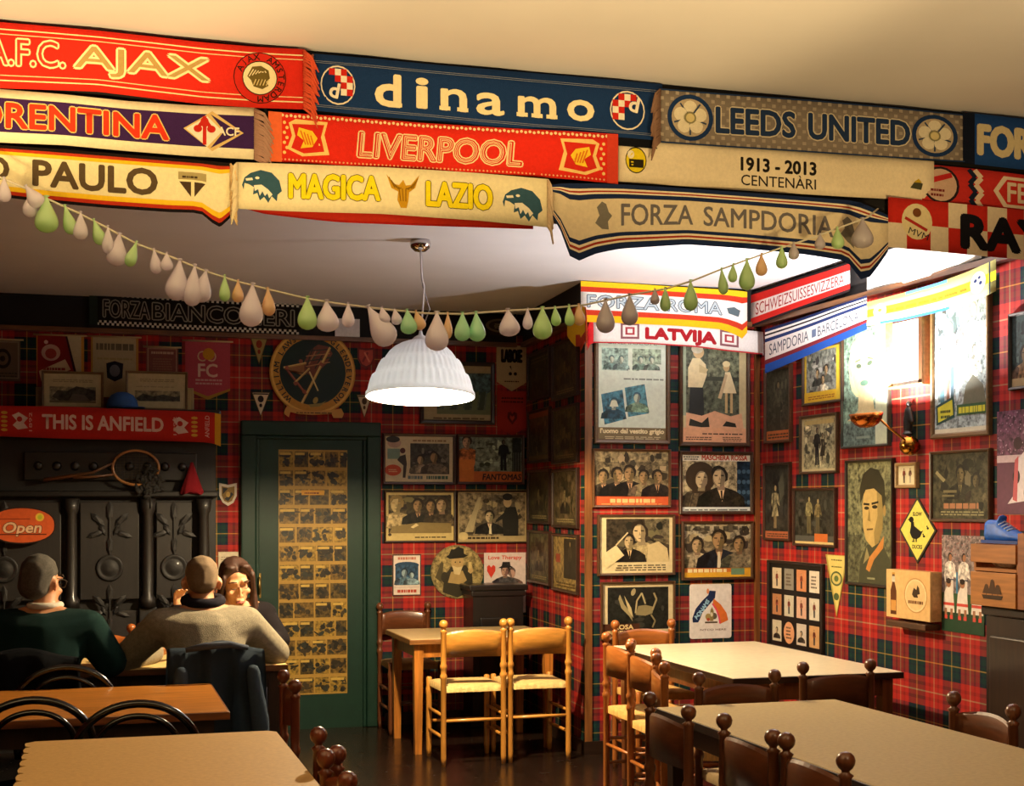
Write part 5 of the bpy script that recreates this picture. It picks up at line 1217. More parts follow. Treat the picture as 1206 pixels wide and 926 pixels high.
def p_k1(A):
    A.box(0, 0, 1, 1, .03, '#4a2c24'); A.lines(.18, .87, .82, .94, 1, '#b8705a', 3, .9); A.ell(.5, .74, .42, .08, '#22405a'); A.rect(.1, .26, .9, .74, '~#2a4a66'); A.bust(.42, .27, .2, '#5a7a8c', '#8aa0a8', '#1c2c3a', face=False); A.bust(.66, .27, .16, '#7a929c', '#9ab0b4', '#1c2c3a', face=False); A.lines(.14, .08, .86, .16, 1, '#b0402c', 6, .9); A.rect(.06, .19, .94, .23, '#c8b8b0')
PLANES['BK'] = ('y', YB - .0012)
card('postcard', 'small white card with a blue picture of two figures beside the green door', 'card', 'BK', (462, 653, 496, 702), p_k1, '#d8cabc', .003)
def p_k2(A):
    A.ell(.5, .5, .5, .5, '~#8c7c50', 36); A.ell(.5, .5, .47, .47, '~#9c8a58', 36)
    A.poly([(.08, .4), (.2, .7), (.24, .66), (.2, .3)], '#4a422a'); A.poly([(.22, .12), (.26, .44), (.4, .62), (.66, .62), (.78, .46), (.8, .14), (.5, .02)], '#2e2a1c'); A.poly([(.32, .3), (.38, .5), (.6, .52), (.68, .34), (.58, .26)], '#a48a56')
    A.ell(.5, .66, .12, .13, '#b0935e'); A.poly([(.4, .62), (.44, .46), (.54, .44), (.6, .6), (.5, .58)], '#cbb684'); A.poly([(.28, .78), (.36, .74), (.62, .76), (.7, .8), (.62, .84), (.62, .93), (.52, .97), (.44, .92), (.38, .92), (.34, .82)], '#1c1a12'); A.poly([(.7, .5), (.72, .6), (.78, .62), (.8, .5), (.75, .46)], '#b89a62'); A.rect(.71, .56, .77, .68, '#c8b070'); A.circ(.46, .68, .014, '#1c1a12', 8); A.circ(.55, .68, .014, '#1c1a12', 8); A.ell(.26, .4, .07, .1, '#2e2a1c')
CIR = [(.5 + .5 * math.cos(2 * PI * k / 40), .5 + .5 * math.sin(2 * PI * k / 40)) for k in range(40)]
card('round_sign', 'round sepia plaque of a bearded man in a hat raising a mug', 'plaque', 'B', (507, 642, 569, 705), p_k2, '#7a6a42', .012, CIR)
def p_k3(A):
    A.text('Love Therapy', .5, .91, .08, '#c8402c', w=.8, bold=.02, shear=.15); A.poly([(.17, .58), (.07, .7), (.07, .77), (.12, .8), (.17, .76), (.22, .8), (.27, .77), (.27, .7)], '#c83a2a')
    A.bust(.66, .43, .16, '#6a5650', '#b89080', '#5a4a44', face=False); A.bust(.5, .43, .185, '#4a4648', '#b08a74', '#2a2422', hat='#1e1a1a', tilt=.05); A.rect(0, 0, 1, .43, '#d8c8c4')
card('music_poster', 'white poster with a red heart and a man in a hat above the mantel', 'poster', 'BK', (570, 651, 619, 722), p_k3, '#d2c0ba', .003)
# pennants
PEN = [(0, 1), (0, .2), (.5, 0), (1, .2), (1, 1)]
PLANES['BP'] = ('y', YB - .0012)
ART_KIND = 'cloth'
def q1(A): A.text('LABOIE', .5, .77, .26, '#1a1612', w=.66, bold=.06); A.poly([(.42, .54), (.5, .46), (.47, .56)], '#2a2218'); A.circ(.45, .38, .04, '#2a2218', 8); A.circ(.62, .38, .04, '#2a2218', 8); A.lines(.25, .2, .75, .25, 1, '#4a3a24', 3); None
card('pennant', 'cream hanging pennant with black hand drawn letters beside the pendant lamp', 'pennant', 'BP', (585, 407, 620, 461), q1, '#b8a47c', .004, PEN)
def q2(A): A.lines(.14, .74, .86, .9, 2, '#4a1612', 4); A.poly([(.5, .24), (.34, .4), (.36, .52), (.46, .54), (.5, .48), (.56, .54), (.66, .5), (.66, .38)], '#5a1a16'); A.poly([(.5, .32), (.42, .4), (.44, .46), (.5, .42), (.56, .46), (.58, .4)], '#a83a2a')
card('pennant', 'red hanging pennant with a dark crest below the cream lettered one', 'pennant', 'BP', (585, 461, 621, 513), q2, '#a02f24', .004, PEN)
def q3(A): A.text('CO', .48, .74, .18, '#c8a888', w=.42, bold=.0); A.circ(.52, .78, .1, '#c08a2c'); A.text('FC', .5, .5, .22, '#d8b8a8', w=.42, bold=.02); A.lines(.22, .26, .82, .38, 2, '#c89a94', 3); A.poly([(0, .2), (.5, .06), (1, .2), (1, .16), (.5, 0), (0, .16)], '#a8803c')
def hung(label, box, fn, base, out, rod='#b8a070'):
    c, w, h = place('BP', *box)
    t = thing('pennant', label, 'pennant', matrix=basis('BP', c), group='pennants above the dresser')
    bm, ms = flat_art(w, h, fn, base, .004, out); obj('cloth', bm, ms, t)
    bm = BM(); add_tube(bm, [(-w / 2 - .02, h / 2, .006), (w / 2 + .02, h / 2, .006)], .006, 8); obj('rod', bm, mat(rod, .4), t)
hung('pink pointed pennant with cream letters, nearest the green door above the dresser', (218, 402, 271, 471), q3, '#b04a58', [(0, 1), (0, .18), (.5, 0), (1, .18), (1, 1)])
def q4(A): A.poly([(.62, 1), (.95, 1), (.95, 0), (.9, 0)], '#c2b490'); A.poly([(.6, 1), (.64, 1), (.92, 0), (.86, 0)], '#3a1c1c'); A.ell(.3, .66, .2, .16, '#c89a84'); A.ell(.3, .64, .12, .1, '#a8443a'); A.poly([(.05, .3), (.6, .54), (.72, .34), (.1, .1)], '#cdb088'); A.lines(.12, .22, .6, .42, 2, '#8a3a2c', 2); A.rect(.94, 0, 1, 1, '#c88a3c'); A.rect(0, 0, .02, 1, '#c88a3c'); A.circ(.2, .86, .04, '#d8b0a0', 8)
hung('maroon and cream diagonal pennant with gold edges above the dresser', (43, 395, 99, 456), q4, '#8a2420', None)
def q5(A): A.lines(.1, .78, .9, .9, 1, '#6a6450', 4, .9); A.poly([(.5, .26), (.34, .32), (.32, .56), (.5, .6), (.68, .56), (.66, .32)], '#20202c'); A.ell(.5, .44, .11, .1, '#6a6a70'); A.rect(.95, 0, 1, 1, '#b88a44'); A.rect(0, 0, .04, 1, '#b88a44'); A.lines(.1, .62, .9, .68, 1, '#a89a6a', 5)
hung('cream pennant with a dark shield crest above the two landscape pictures', (107, 397, 163, 468), q5, '#b8a882', None)
def q6(A): A.box(.04, .03, .96, .97, .04, '#a07a64'); A.lines(.15, .78, .85, .86, 1, '#b89a84', 4, .9); A.lines(.2, .2, .8, .68, 6, '#8a6452', 7)
hung('small brownish pink pennant with a thin border above the dresser', (172, 409, 210, 446), q6, '#7a4a44', None)
def q7(A): A.box(.04, .06, .96, .96, .03, '#8a7a64'); A.ell(.45, .54, .26, .24, '#2e2822'); A.ell(.45, .54, .18, .16, '#6a5a48'); A.ell(.45, .54, .08, .07, '#2e2822'); A.lines(.1, .1, .9, .24, 2, '#4a4036', 3)
hung('grey brown pennant with a round emblem at the picture edge above the dresser', (-14, 400, 24, 449), q7, '#6a5a4a', None)
def tri(c1, c2): return lambda A: (A.poly([(.06, .97), (.94, .97), (.5, .06)], c1), A.ell(.5, .72, .16, .14, c2), A.ell(.5, .46, .08, .08, c2), A.rect(.1, .9, .9, .95, c2))
for lab, box, a, b in (('faded triangular pennant with a red badge above the round whisky sign edge', (294, 396, 316, 430), '#9a8a54', '#8a3a2a'), ('white triangular pennant on the dresser side of the round sign', (296, 462, 318, 491), '#d2c4a8', '#2e2a30'), ('white triangular pennant on the pendant lamp side of the round sign', (420, 465, 438, 493), '#cabb9e', '#4a3a30')):
    card('pennant', lab, 'pennant', 'BP', box, tri(a, b), '#5a4a30', .004, TRI[::-1], group='triangular pennants round the sign')
ART_KIND = 'paper'
SH = [(0, 1), (0, .45), (.2, .14), (.5, 0), (.8, .14), (1, .45), (1, 1), (.5, .92)]
card('shield_badge', 'little red shield badge between the round sign and the pendant lamp', 'badge', 'BK', (421, 409, 441, 434), lambda A: (A.poly([(.1, .88), (.1, .46), (.26, .2), (.5, .1), (.74, .2), (.9, .46), (.9, .88), (.5, .84)], '#a83a2a'), A.line([(.3, .3), (.6, .75)], .1, '#7a2018'), A.line([(.7, .3), (.4, .75)], .08, '#c86a4a')), '#6a1c16', .006, SH)
card('shield_badge', 'little white shield badge with a gold and black crest beside the green door', 'badge', 'BK', (258, 569, 279, 596), lambda A: (A.poly([(.14, .86), (.14, .46), (.28, .22), (.5, .14), (.72, .22), (.86, .46), (.86, .86), (.5, .8)], '#8a6a2c'), A.poly([(.2, .8), (.2, .5), (.5, .76)], '#1c1a18'), A.poly([(.5, .2), (.3, .3), (.7, .6), (.8, .5)], '#1c1a18'), A.ell(.5, .5, .12, .12, '#c8a048')), '#d8ceb8', .006, SH)
card('notice', 'small cream paper notice on the wall behind the woman', 'notice', 'BK', (257, 650, 281, 672), lambda A: (A.box(0, 0, 1, 1, .03, '#b8a888'), A.lines(.12, .2, .88, .8, 5, '#9a8a70', 3)), '#cdbfa4', .003)
card('notice', 'white paper card tucked on the high rail beside the black scarf', 'notice', 'BF', (394, 376, 423, 397), lambda A: A.box(0, 0, 1, 1, .02, '#c8c4c8'), '#dcd8dc', .003, off=.02)

# pictures, cap and offcuts standing on the dresser
ztop = dtop + .062
def stand(label, box, fn, Y, frame):
    PLANES['ST'] = ('y', Y)
    c, w, h = place('ST', *box); h = max(h, c.z + h / 2 - ztop); c.z = ztop + h / 2 + .001
    t = thing('landscape_picture', label, 'framed picture', matrix=basis('ST', c), group='landscape pictures on the dresser')
    obj('frame', frame_bm(w, h, .016, .02), wood(frame, .4, 'x', .2), t)
    bm, ms = flat_art(w - .026, h - .026, fn, '#b8ac84', .003, z0=.006); obj('picture', bm, ms, t)
def l1(A): A.rect(.1, .16, .9, .6, '~#8a846a'); A.poly([(.14, .3), (.24, .5), (.4, .46), (.56, .62), (.74, .56), (.9, .5), (.9, .2), (.5, .14), (.3, .16)], '~#3e3c34'); A.poly([(.42, .16), (.5, .4), (.7, .36), (.8, .2)], '#5a564a'); A.rect(.1, .12, .9, .18, '#6a6248'); A.lines(.15, .74, .85, .84, 2, '#8a8060', 3)
def l2(A): A.rect(.12, .2, .9, .5, '~#8a8468'); A.poly([(.14, .28), (.26, .42), (.44, .34), (.6, .4), (.8, .34), (.9, .36), (.9, .22), (.2, .2)], '~#3c3c36'); A.lines(.1, .6, .8, .66, 1, '#9a9070', 2); A.lines(.2, .76, .8, .86, 2, '#8a8060', 4)
stand('framed landscape print on the dresser left of the blue cap', (49, 440, 122, 484), l1, 9.34, '#6a5230')
stand('framed landscape print on the dresser next to the pink pennant', (148, 441, 221, 487), l2, 9.34, '#6a5230')
for lab, px0, px1, y0, y1 in (('pale wood offcut peeking out beside the landscape print at the dresser edge', 42, 60, 456, 470), ('pale wood offcut peeking out below the pink pennant', 210, 228, 457, 473)):
    a, b = on_y(px0, 0, 9.42).x, on_y(px1, 0, 9.42).x; z = on_y(px0, y0, 9.42).z
    bm = BM(); add_box(bm, (0, 0, (z - ztop) / 2), (b - a, .02, z - ztop), .003); o = obj('wood_offcut', bm, wood('#a8905c', .5)); o.location = ((a + b) / 2, 9.43, ztop + .001); tag(o, lab, 'wood piece', 'wood offcuts on the dresser')
cxp = on_y(144, 0, 9.22)
t = thing('baseball_cap', 'bright blue cap lying on the dresser between the landscape prints', 'cap', (cxp.x, 9.2, ztop + .001))
bm = BM(); add_lathe(bm, [(.096, 0), (.098, .02), (.09, .055), (.068, .085), (.035, .102), (.002, .106)], 20); obj('crown', bm, mat('#1f4f96', .85, noise=.15, nscale=40), t)
bm = BM(); pts = [(.02 + .1 * math.cos(a), .085 * math.sin(a)) for a in [(-PI / 2 + PI * k / 12) for k in range(13)]]; pts = [(.05, -.09)] + [(.05 + .09 * math.cos(-PI / 2 + PI * k / 12), .09 * math.sin(-PI / 2 + PI * k / 12)) for k in range(13)] + [(.05, .09)]
add_prism(bm, pts[1:-1], .004, .01); obj('peak', bm, mat('#173f7e', .85), t)

# round wooden sign over the green door
PLANES['BS'] = ('y', YB - .003)
def p_wl(A):
    A.circ(.5, .5, .5, '#b8822e', 44); A.ring(.5, .5, .46, .485, '#d8a84c', 44); A.circ(.5, .5, .385, '#0f2622', 40)
    def arc(s, a0, a1):
        for i, ch in enumerate(s):
            a = a0 + (a1 - a0) * i / (len(s) - 1)
            if ch != ' ': A.text(ch, .5 + .425 * math.cos(a), .5 + .425 * math.sin(a), .058, '#20281e', rot=a - PI / 2, bold=.03)
    arc('WILLIAM LAWSON', 3.97, 1.78); arc('GLENDEVERON', .98, -.86)
    def stick(x0, y0, x1, y1, t, c, c2):
        A.line([(x0, y0), (x1, y1)], t, c); A.line([(x0, y0 + t * .2), (x1, y1 + t * .2)], t * .3, c2)
    # bagpipes: bag, pipes, joints
    A.poly([(.17, .52), (.42, .6), (.42, .5), (.38, .49), (.3, .5), (.36, .46), (.44, .47)], '#8a5a34')
    A.poly([(.4, .5), (.4, .62), (.48, .76), (.56, .82), (.68, .8), (.73, .72), (.66, .6), (.56, .5), (.5, .44)], '#6e3a2c')
    for k in range(6): A.line([(.42 + .035 * k, .54 + .05 * (k % 3)), (.5 + .04 * k, .78 - .02 * k)], .014, ('#2a2a24', '#a06a4a', '#3a4a38')[k % 3])
    for k in range(4): A.line([(.42, .56 + .06 * k), (.7, .62 + .05 * k)], .012, ('#a8744c', '#26302a')[k % 2])
    stick(.37, .13, .7, .79, .03, '#b8944a', '#d8bc74'); stick(.16, .54, .42, .6, .026, '#b08a4a', '#d8bc74'); stick(.2, .52, .42, .24, .028, '#7a3c30', '#a8604a'); stick(.28, .36, .46, .54, .024, '#b08a4a', '#d8bc74'); stick(.46, .5, .56, .28, .018, '#c8b06c', '#e8d8a0')
    for x, y in ((.2, .54), (.3, .36), (.4, .27), (.6, .59), (.36, .62)): A.circ(x, y, .024, '#8a4a38', 10)
    A.ell(.53, .17, .028, .04, '#a89048', rot=-.4); A.poly([(.45, .12), (.6, .14), (.66, .17), (.58, .1), (.47, .09)], '#8a7a3c')
c, wd, hh = place('BS', 317, 388, 418, 489)
t = thing('round_whisky_sign', 'round gold rimmed sign with bagpipes on dark green above the green door', 'sign', matrix=basis('BS', c))
bm, ms = flat_art(wd, wd, p_wl, '#8a5e20', .02, CIR); obj('disc', bm, ms, t)
bm = BM()
pts = [(-.34, -.49), (-.3, -.4), (-.16, -.445), (.0, -.455), (.18, -.445), (.33, -.42), (.36, -.48), (.34, -.53), (.24, -.53), (.22, -.485), (.02, -.5), (-.16, -.495), (-.26, -.47), (-.28, -.53)]
add_prism(bm, [(x * wd, y * wd) for x, y in pts], .021, .03)
A = Art(wd, wd); A.lines(.3, .018, .72, .04, 1, '#3a2a14', 4)
ms = [mat('#c08a36', .5)]; A.fill(bm, ms, .0005, .03, -wd / 2, -wd / 2); obj('ribbon', bm, ms, t)
# ------------------------------------------------------------ brass wall lamp
br = mat('#a8742c', .22, metal=1); brd = mat('#6a3a18', .3, metal=1)
ball = on_x(1072, 525, XR - .05); bowl = on_x(1020, 487, 3.80)
t = thing('wall_lamp', 'brass wall lamp with a copper bowl on a thin arm, shining up the wall', 'wall lamp', (XR, ball.y, ball.z))
o0 = Vector((XR, ball.y, ball.z))
bm = BM(); add_lathe(bm, [(.02, .0)] + [(.052 * math.sin(PI * k / 12), .052 - .052 * math.cos(PI * k / 12)) for k in range(1, 12)] + [(.002, .104)], 20, (-.002, 0, 0), Matrix.Rotation(-PI / 2, 4, 'Y')); obj('ball', bm, br, t)
b = bowl - o0
bm = BM(); add_tube(bm, [(-.06, -.02, -.03), (-.07, -.022, .01), ((b.x - .06) / 2 * 1.0, b.y * .5 - .012, b.z * .5 + .01), (b.x + .07, b.y, b.z - .02)], .006, 8); obj('arm', bm, br, t)
tilt = Matrix.Rotation(Rad(-4), 4, 'Y')
bm = BM(); prof = [(.004, -.075), (.035, -.071), (.06, -.056), (.078, -.034), (.087, 0), (.083, .001), (.073, -.032), (.055, -.052), (.033, -.066), (.004, -.07)]
add_lathe(bm, prof, 28, b, tilt, cap=False); obj('bowl', bm, mat('#b86a30', .25, metal=1), t)
bm = BM(); add_lathe(bm, [(.004, -.068), (.012, -.066), (.014, -.06), (.016, -.055), (.012, -.05), (.003, -.048)], 12, b, tilt)
m, N, L, bs_ = _new('halogen_bulb'); bs_.inputs['Emission Color'].default_value = (1, .93, .82, 1); bs_.inputs['Emission Strength'].default_value = 30
obj('bulb', bm, m, t)
lamp('wall_lamp_light', tuple(bowl + Vector((0, 0, -.028))), 225, (1, .95, .90), .018)

# ------------------------------------------------------------ white ribbed pendant lamp
LZ = on_y(495, 468, 7.04)
lx, ly, lz = LZ.x, 7.04, LZ.z
t = thing('pendant_lamp', 'white ribbed dome pendant lamp hanging from the pale ceiling', 'pendant lamp', (lx, ly, lz))
tl = Matrix.Rotation(Rad(-5.0), 4, 'X') @ Matrix.Rotation(Rad(1.5), 4, 'Y')
m, N, L, pb = _new('pendant_shade')
pb.inputs['Base Color'].default_value = lin('#e9e8f0'); pb.inputs['Roughness'].default_value = .45
tr = N.new('ShaderNodeBsdfTranslucent'); tr.inputs[0].default_value = (.72, .84, 1, 1); mxs = N.new('ShaderNodeMixShader'); mxs.inputs[0].default_value = .13
out = [n for n in N if n.type == 'OUTPUT_MATERIAL'][0]
L.new(pb.outputs[0], mxs.inputs[1]); L.new(tr.outputs[0], mxs.inputs[2]); L.new(mxs.outputs[0], out.inputs[0])
bm = BM(); Rr = .285
prof = [(.045, .298), (.075, .292), (.105, .28), (.135, .262), (.16, .238), (.178, .212), (.186, .196), (.2, .192), (.212, .172), (.224, .142), (.231, .118), (.246, .113), (.255, .09), (.263, .06), (.268, .035), (.284, .022), (.286, .0), (.28, .0)]
add_lathe(bm, prof, 176, (0, 0, 0), tl, rfun=lambda a, z: 1 + (.026 * math.cos(44 * a) if .03 < z < .285 else 0), cap=False)
inner = [(.28, .0), (.262, .035), (.25, .08), (.235, .108), (.215, .135), (.19, .18), (.165, .215), (.13, .25), (.09, .275), (.045, .288)]
add_lathe(bm, inner, 66, (0, 0, 0), tl, cap=False)
obj('shade', bm, m, t)
bm = BM(); add_lathe(bm, [(.05, .285), (.05, .30), (.032, .318), (.012, .33), (.008, .35)], 20, (0, 0, 0), tl); obj('cap', bm, mat('#dcdce0', .3), t)
bm = BM(); add_lathe(bm, [(.004, .06), (.03, .066), (.045, .09), (.048, .115), (.035, .15), (.02, .18), (.018, .27)], 16, (0, 0, 0), tl)
m2, N, L, bs_ = _new('opal_bulb'); bs_.inputs['Base Color'].default_value = (1, .95, .85, 1); bs_.inputs['Emission Color'].default_value = (1, .86, .58, 1); bs_.inputs['Emission Strength'].default_value = 14
obj('bulb', bm, m2, t)
hz = CEIL - lz
bm = BM(); add_tube(bm, [tl @ Vector((0, 0, .34)), (.012, 0, .45), (.02, 0, .58), (.008, 0, hz - .2), (0, 0, hz - .02)], .005, 8); obj('cord', bm, mat('#d8d4d8', .5), t)
bm = BM(); add_tube(bm, [tl @ Vector((0, 0, .34)), (.05, 0, .46), (.012, 0, .58), (.012, .002, hz - .2), (.006, .002, hz - .02)], .003, 6); obj('steel_wire', bm, mat('#a8a8b0', .3, metal=1), t)
bm = BM(); add_lathe(bm, [(.004, hz - .062), (.03, hz - .058), (.05, hz - .04), (.055, hz - .018), (.05, hz - .001)], 20); obj('ceiling_cup', bm, mat('#c8c4c4', .12, metal=1), t)
bl = tl @ Vector((0, 0, .045))
lamp('pendant_light', (lx + bl.x, ly + bl.y, lz + bl.z), 400, (1, .76, .44), .03)

# ------------------------------------------------------------ water balloon garland in front of the beam
PLANES['G'] = ('y', YBEAM - .17)
nodes = [(-30, 190), (0, 209), (28, 221), (57, 235), (90, 250), (125, 268), (160, 287), (200, 302), (240, 319), (280, 332), (320, 342), (362, 352), (400, 358), (440, 363), (500, 369), (545, 370), (600, 366), (650, 363), (690, 359), (740, 348), (785, 340), (815, 331), (850, 317), (880, 306), (920, 292), (960, 279), (1000, 264), (1022, 256)]
def gy(x):
    for a, b in zip(nodes, nodes[1:]):
        if a[0] <= x <= b[0]: return a[1] + (b[1] - a[1]) * (x - a[0]) / (b[0] - a[0])
    return nodes[-1][1]
bm = BM(); add_tube(bm, [on('G', x, y) for x, y in nodes] + [on('F', 1034, 246, .10)], .0032, 6)
c0 = on('G', 500, 369)
for v in bm.verts: v.co -= c0
o = obj('garland_string', bm, mat('#cfc8b4', .8)); o.location = c0; tag(o, 'thin pale string of the balloon garland sagging below the scarves', 'string')
cols = {'lilac': '#f0eaf8', 'green': '#cdf0b4', 'mint': '#bdf0cc', 'peach': '#f2d2a8', 'grey': '#d2ccd4'}
bmat = {}
for k, h in cols.items():
    m = mat(h, .18, coat=.8, key='balloon'); bmat[k] = m
    b_ = m.node_tree.nodes['Principled BSDF']; N_, L_ = m.node_tree.nodes, m.node_tree.links; t_ = N_.new('ShaderNodeBsdfTranslucent'); t_.inputs[0].default_value = lin(h); x_ = N_.new('ShaderNodeMixShader'); x_.inputs[0].default_value = .42
    L_.new(b_.outputs[0], x_.inputs[1]); L_.new(t_.outputs[0], x_.inputs[2]); L_.new(x_.outputs[0], [n for n in N_ if n.type == 'OUTPUT_MATERIAL'][0].inputs[0])
BAL = [(5, 16, 30, 'lilac', 0), (30, 20, 30, 'lilac', .6), (38, 17, 34, 'lilac', -.1), (55, 27, 44, 'green', 0), (76, 16, 36, 'green', .25), (95, 17, 34, 'lilac', 0), (110, 15, 32, 'green', .3), (127, 14, 34, 'lilac', 0), (141, 24, 40, 'lilac', -.12), (161, 14, 32, 'green', -.3), (181, 14, 31, 'lilac', .12), (196, 15, 22, 'lilac', 0), (212, 27, 50, 'lilac', -.1), (229, 22, 50, 'lilac', -.08), (243, 24, 40, 'lilac', -.22), (264, 13, 32, 'green', 0), (280, 14, 27, 'peach', 0), (297, 28, 52, 'lilac', -.05), (315, 16, 34, 'peach', .05), (361, 23, 40, 'green', 0), (384, 27, 38, 'lilac', .06), (409, 15, 30, 'lilac', 0), (432, 30, 54, 'lilac', .55), (448, 15, 22, 'lilac', .2), (464, 13, 20, 'lilac', .2), (478, 20, 30, 'mint', .1), (489, 15, 24, 'peach', .3), (513, 28, 47, 'lilac', 0), (527, 11, 32, 'peach', 0), (543, 19, 35, 'mint', 0), (560, 20, 36, 'mint', .06), (596, 25, 33, 'lilac', .1), (621, 12, 26, 'lilac', 0), (637, 23, 39, 'green', 0), (653, 12, 24, 'green', .08), (668, 12, 26, 'green', .05), (681, 14, 26, 'peach', .05), (711, 22, 41, 'grey', 0), (741, 20, 38, 'grey', 0), (769, 11, 19, 'grey', 0), (783, 13, 29, 'green', 0), (811, 17, 37, 'green', 0), (849, 12, 32, 'green', .1), (861, 11, 23, 'green', -.05), (879, 19, 38, 'green', 0), (894, 14, 27, 'peach', 0), (920, 14, 27, 'green', 0), (932, 13, 21, 'grey', 0), (965, 13, 19, 'grey', 0), (983, 15, 26, 'green', .05), (1015, 26, 36, 'grey', 0)]
ordn = ['first', 'second', 'third', 'fourth', 'fifth', 'sixth', 'seventh', 'eighth', 'ninth', 'tenth', 'eleventh', 'twelfth', 'thirteenth', 'fourteenth', 'fifteenth', 'sixteenth', 'seventeenth', 'eighteenth', 'nineteenth', 'twentieth', 'twenty-first', 'twenty-second', 'twenty-third']
cnt = {}
tot = {}
for q in BAL: tot[q[3]] = tot.get(q[3], 0) + 1
prof0 = [(.02, 0), (.09, .005), (.14, .02), (.05, .05), (.07, .09), (.12, .16), (.2, .26), (.3, .38), (.4, .5), (.47, .61), (.5, .71), (.49, .8), (.42, .89), (.28, .96), (.1, .997), (.01, 1)]
cname = {'lilac': 'pale lilac', 'green': 'light green', 'mint': 'mint green', 'peach': 'peach', 'grey': 'greyish'}
for i, (x, wpx, hpx, c, tiltb) in enumerate(BAL):
    p = on('G', x, gy(x)); s = (p - cam_o.location).dot(Vector((SA, CA, 0))) / F
    cnt[c] = cnt.get(c, 0) + 1
    bm = BM()
    add_lathe(bm, [(r * wpx * s, -z * hpx * s) for r, z in prof0], 18)
    for f in bm.faces: f.normal_flip()
    o = obj('water_balloon', bm, bmat[c]); o.location = p + Vector((0, -.004 - .012 * (i % 2), .006)); o.rotation_euler = (0, -tiltb, 0)
    size = 'tiny' if hpx < 25 else 'small' if hpx < 35 else 'medium' if hpx < 45 else 'large'
    tag(o, '%s %s water balloon, %s of the %s ones along the garland' % (size, cname[c], ordn[cnt[c] - 1], cname[c]), 'balloon', 'water balloons on the garland')

# ------------------------------------------------------------ things hung on the dresser front
PLANES['DF'] = ('y', DY - .045)
def p_op(A):
    A.poly([(x, y) for x, y in LENS], '#2a1a14'); A.poly([(.5 + (x - .5) * .95, .5 + (y - .5) * .92) for x, y in LENS], '#c65526')
    A.rect(.12, .66, .62, .685, '#8a3418'); A.circ(.76, .72, .11, '#d8b43a'); A.circ(.76, .72, .06, '#a8b02c')
    A.text('Open', .5, .4, .36, '#d8b088', w=.56, bold=.02, shear=.2, out='#5a2412', ob=.03); A.rect(.1, .245, .86, .275, '#5a2412')
LENS = [(.5 - .5 * math.cos(PI * k / 16), .5 + .5 * math.sin(PI * k / 16) ** .8) for k in range(17)]; LENS += [(1 - x, 1 - y) for x, y in LENS[1:-1]]
card('open_sign', 'orange lens shaped sign with the word Open on the dresser door', 'sign', 'DF', (-14, 597, 66, 641), p_op, '#2a1a14', .02, LENS[::-1])
hc = on('DF', 160, 551); s = 8.85 / F
t = thing('tennis_racket', 'old wooden racket hung sideways on the carved dresser', 'racket', hc)
bm = BM(); add_tube(bm, [(26 * s * math.cos(a * PI / 20), 0, 20 * s * math.sin(a * PI / 20)) for a in range(40)], .009, 8, True); obj('hoop', bm, wood('#a06a34', .4, 'x'), t)
bm = BM(); add_tube(bm, [(-24 * s, 0, 6 * s), (-48 * s, 0, -6 * s), (-102 * s, 0, -15 * s)], [.007, .009, .014], 8); add_tube(bm, [(-24 * s, 0, -8 * s), (-48 * s, 0, -11 * s), (-70 * s, 0, -12 * s)], [.007, .008, .01], 8); obj('handle', bm, wood('#6a4424', .4, 'x'), t)
bm = BM()
for k in range(-5, 6):
    hx = 25.5 * s * math.sqrt(max(0, 1 - (k / 6) ** 2)); hz_ = 19.5 * s * math.sqrt(max(0, 1 - (k / 6) ** 2))
    add_tube(bm, [(-hx, 0, k / 6 * 20 * s), (hx, 0, k / 6 * 20 * s)], .0008, 4); add_tube(bm, [(k / 6 * 26 * s, 0, -hz_), (k / 6 * 26 * s, 0, hz_)], .0008, 4)
obj('strings', bm, mat('#4a3c28', .6), t)
c = on('DF', 226, 563)
bm = BM(); n = 18
rows_ = []
for j in range(7):
    v = j / 6; row = []
    for k in range(n):
        a = 2 * PI * k / n; rr = (.008 + .062 * v) * (1 + .16 * v * math.sin(5 * a))
        row.append(bm.verts.new((rr * math.cos(a) * 1.0, rr * math.sin(a) * .35, .10 - .2 * v + .012 * v * math.sin(3 * a))))
    rows_.append(row)
for a, b in zip(rows_, rows_[1:]):
    for k in range(n): f = bm.faces.new((a[k], a[(k + 1) % n], b[(k + 1) % n], b[k])); f.smooth = True
bm.faces.new(rows_[0]); bm.faces.new(rows_[-1][::-1]); bmesh.ops.recalc_face_normals(bm, faces=bm.faces)
o = obj('hanging_cloth', bm, cloth('#7a1820')); o.location = c + Vector((0, -.0, 0)); tag(o, 'dark red folded cloth hanging at the dresser corner by the green door', 'cloth')
c = on('DF', 176, 573)
t = thing('dried_bunch', 'dark dried hop bunch hanging below the racket on the dresser', 'dried plant', c)
bm = BM(); rr_ = random.Random(9)
for k in range(60):
    a = rr_.random() * 2 * PI; r_ = .085 * math.sqrt(rr_.random()); p = Vector((r_ * math.cos(a), -.005 - .025 * rr_.random(), .02 + r_ * math.sin(a) * 1.15))
    bmesh.ops.create_icosphere(bm, subdivisions=1, radius=1, matrix=Matrix.Translation(p) @ Matrix.Rotation(rr_.random() * 3, 4, 'Y') @ Matrix.Diagonal((.012, .008, .024, 1)))
obj('leaves', bm, mat('#17130e', .8), t)
bm = BM(); add_tube(bm, [(0, 0, .1), (.0, -.01, .0), (.006, -.008, -.14)], .005, 6); obj('stalk', bm, mat('#1a140e', .8), t)

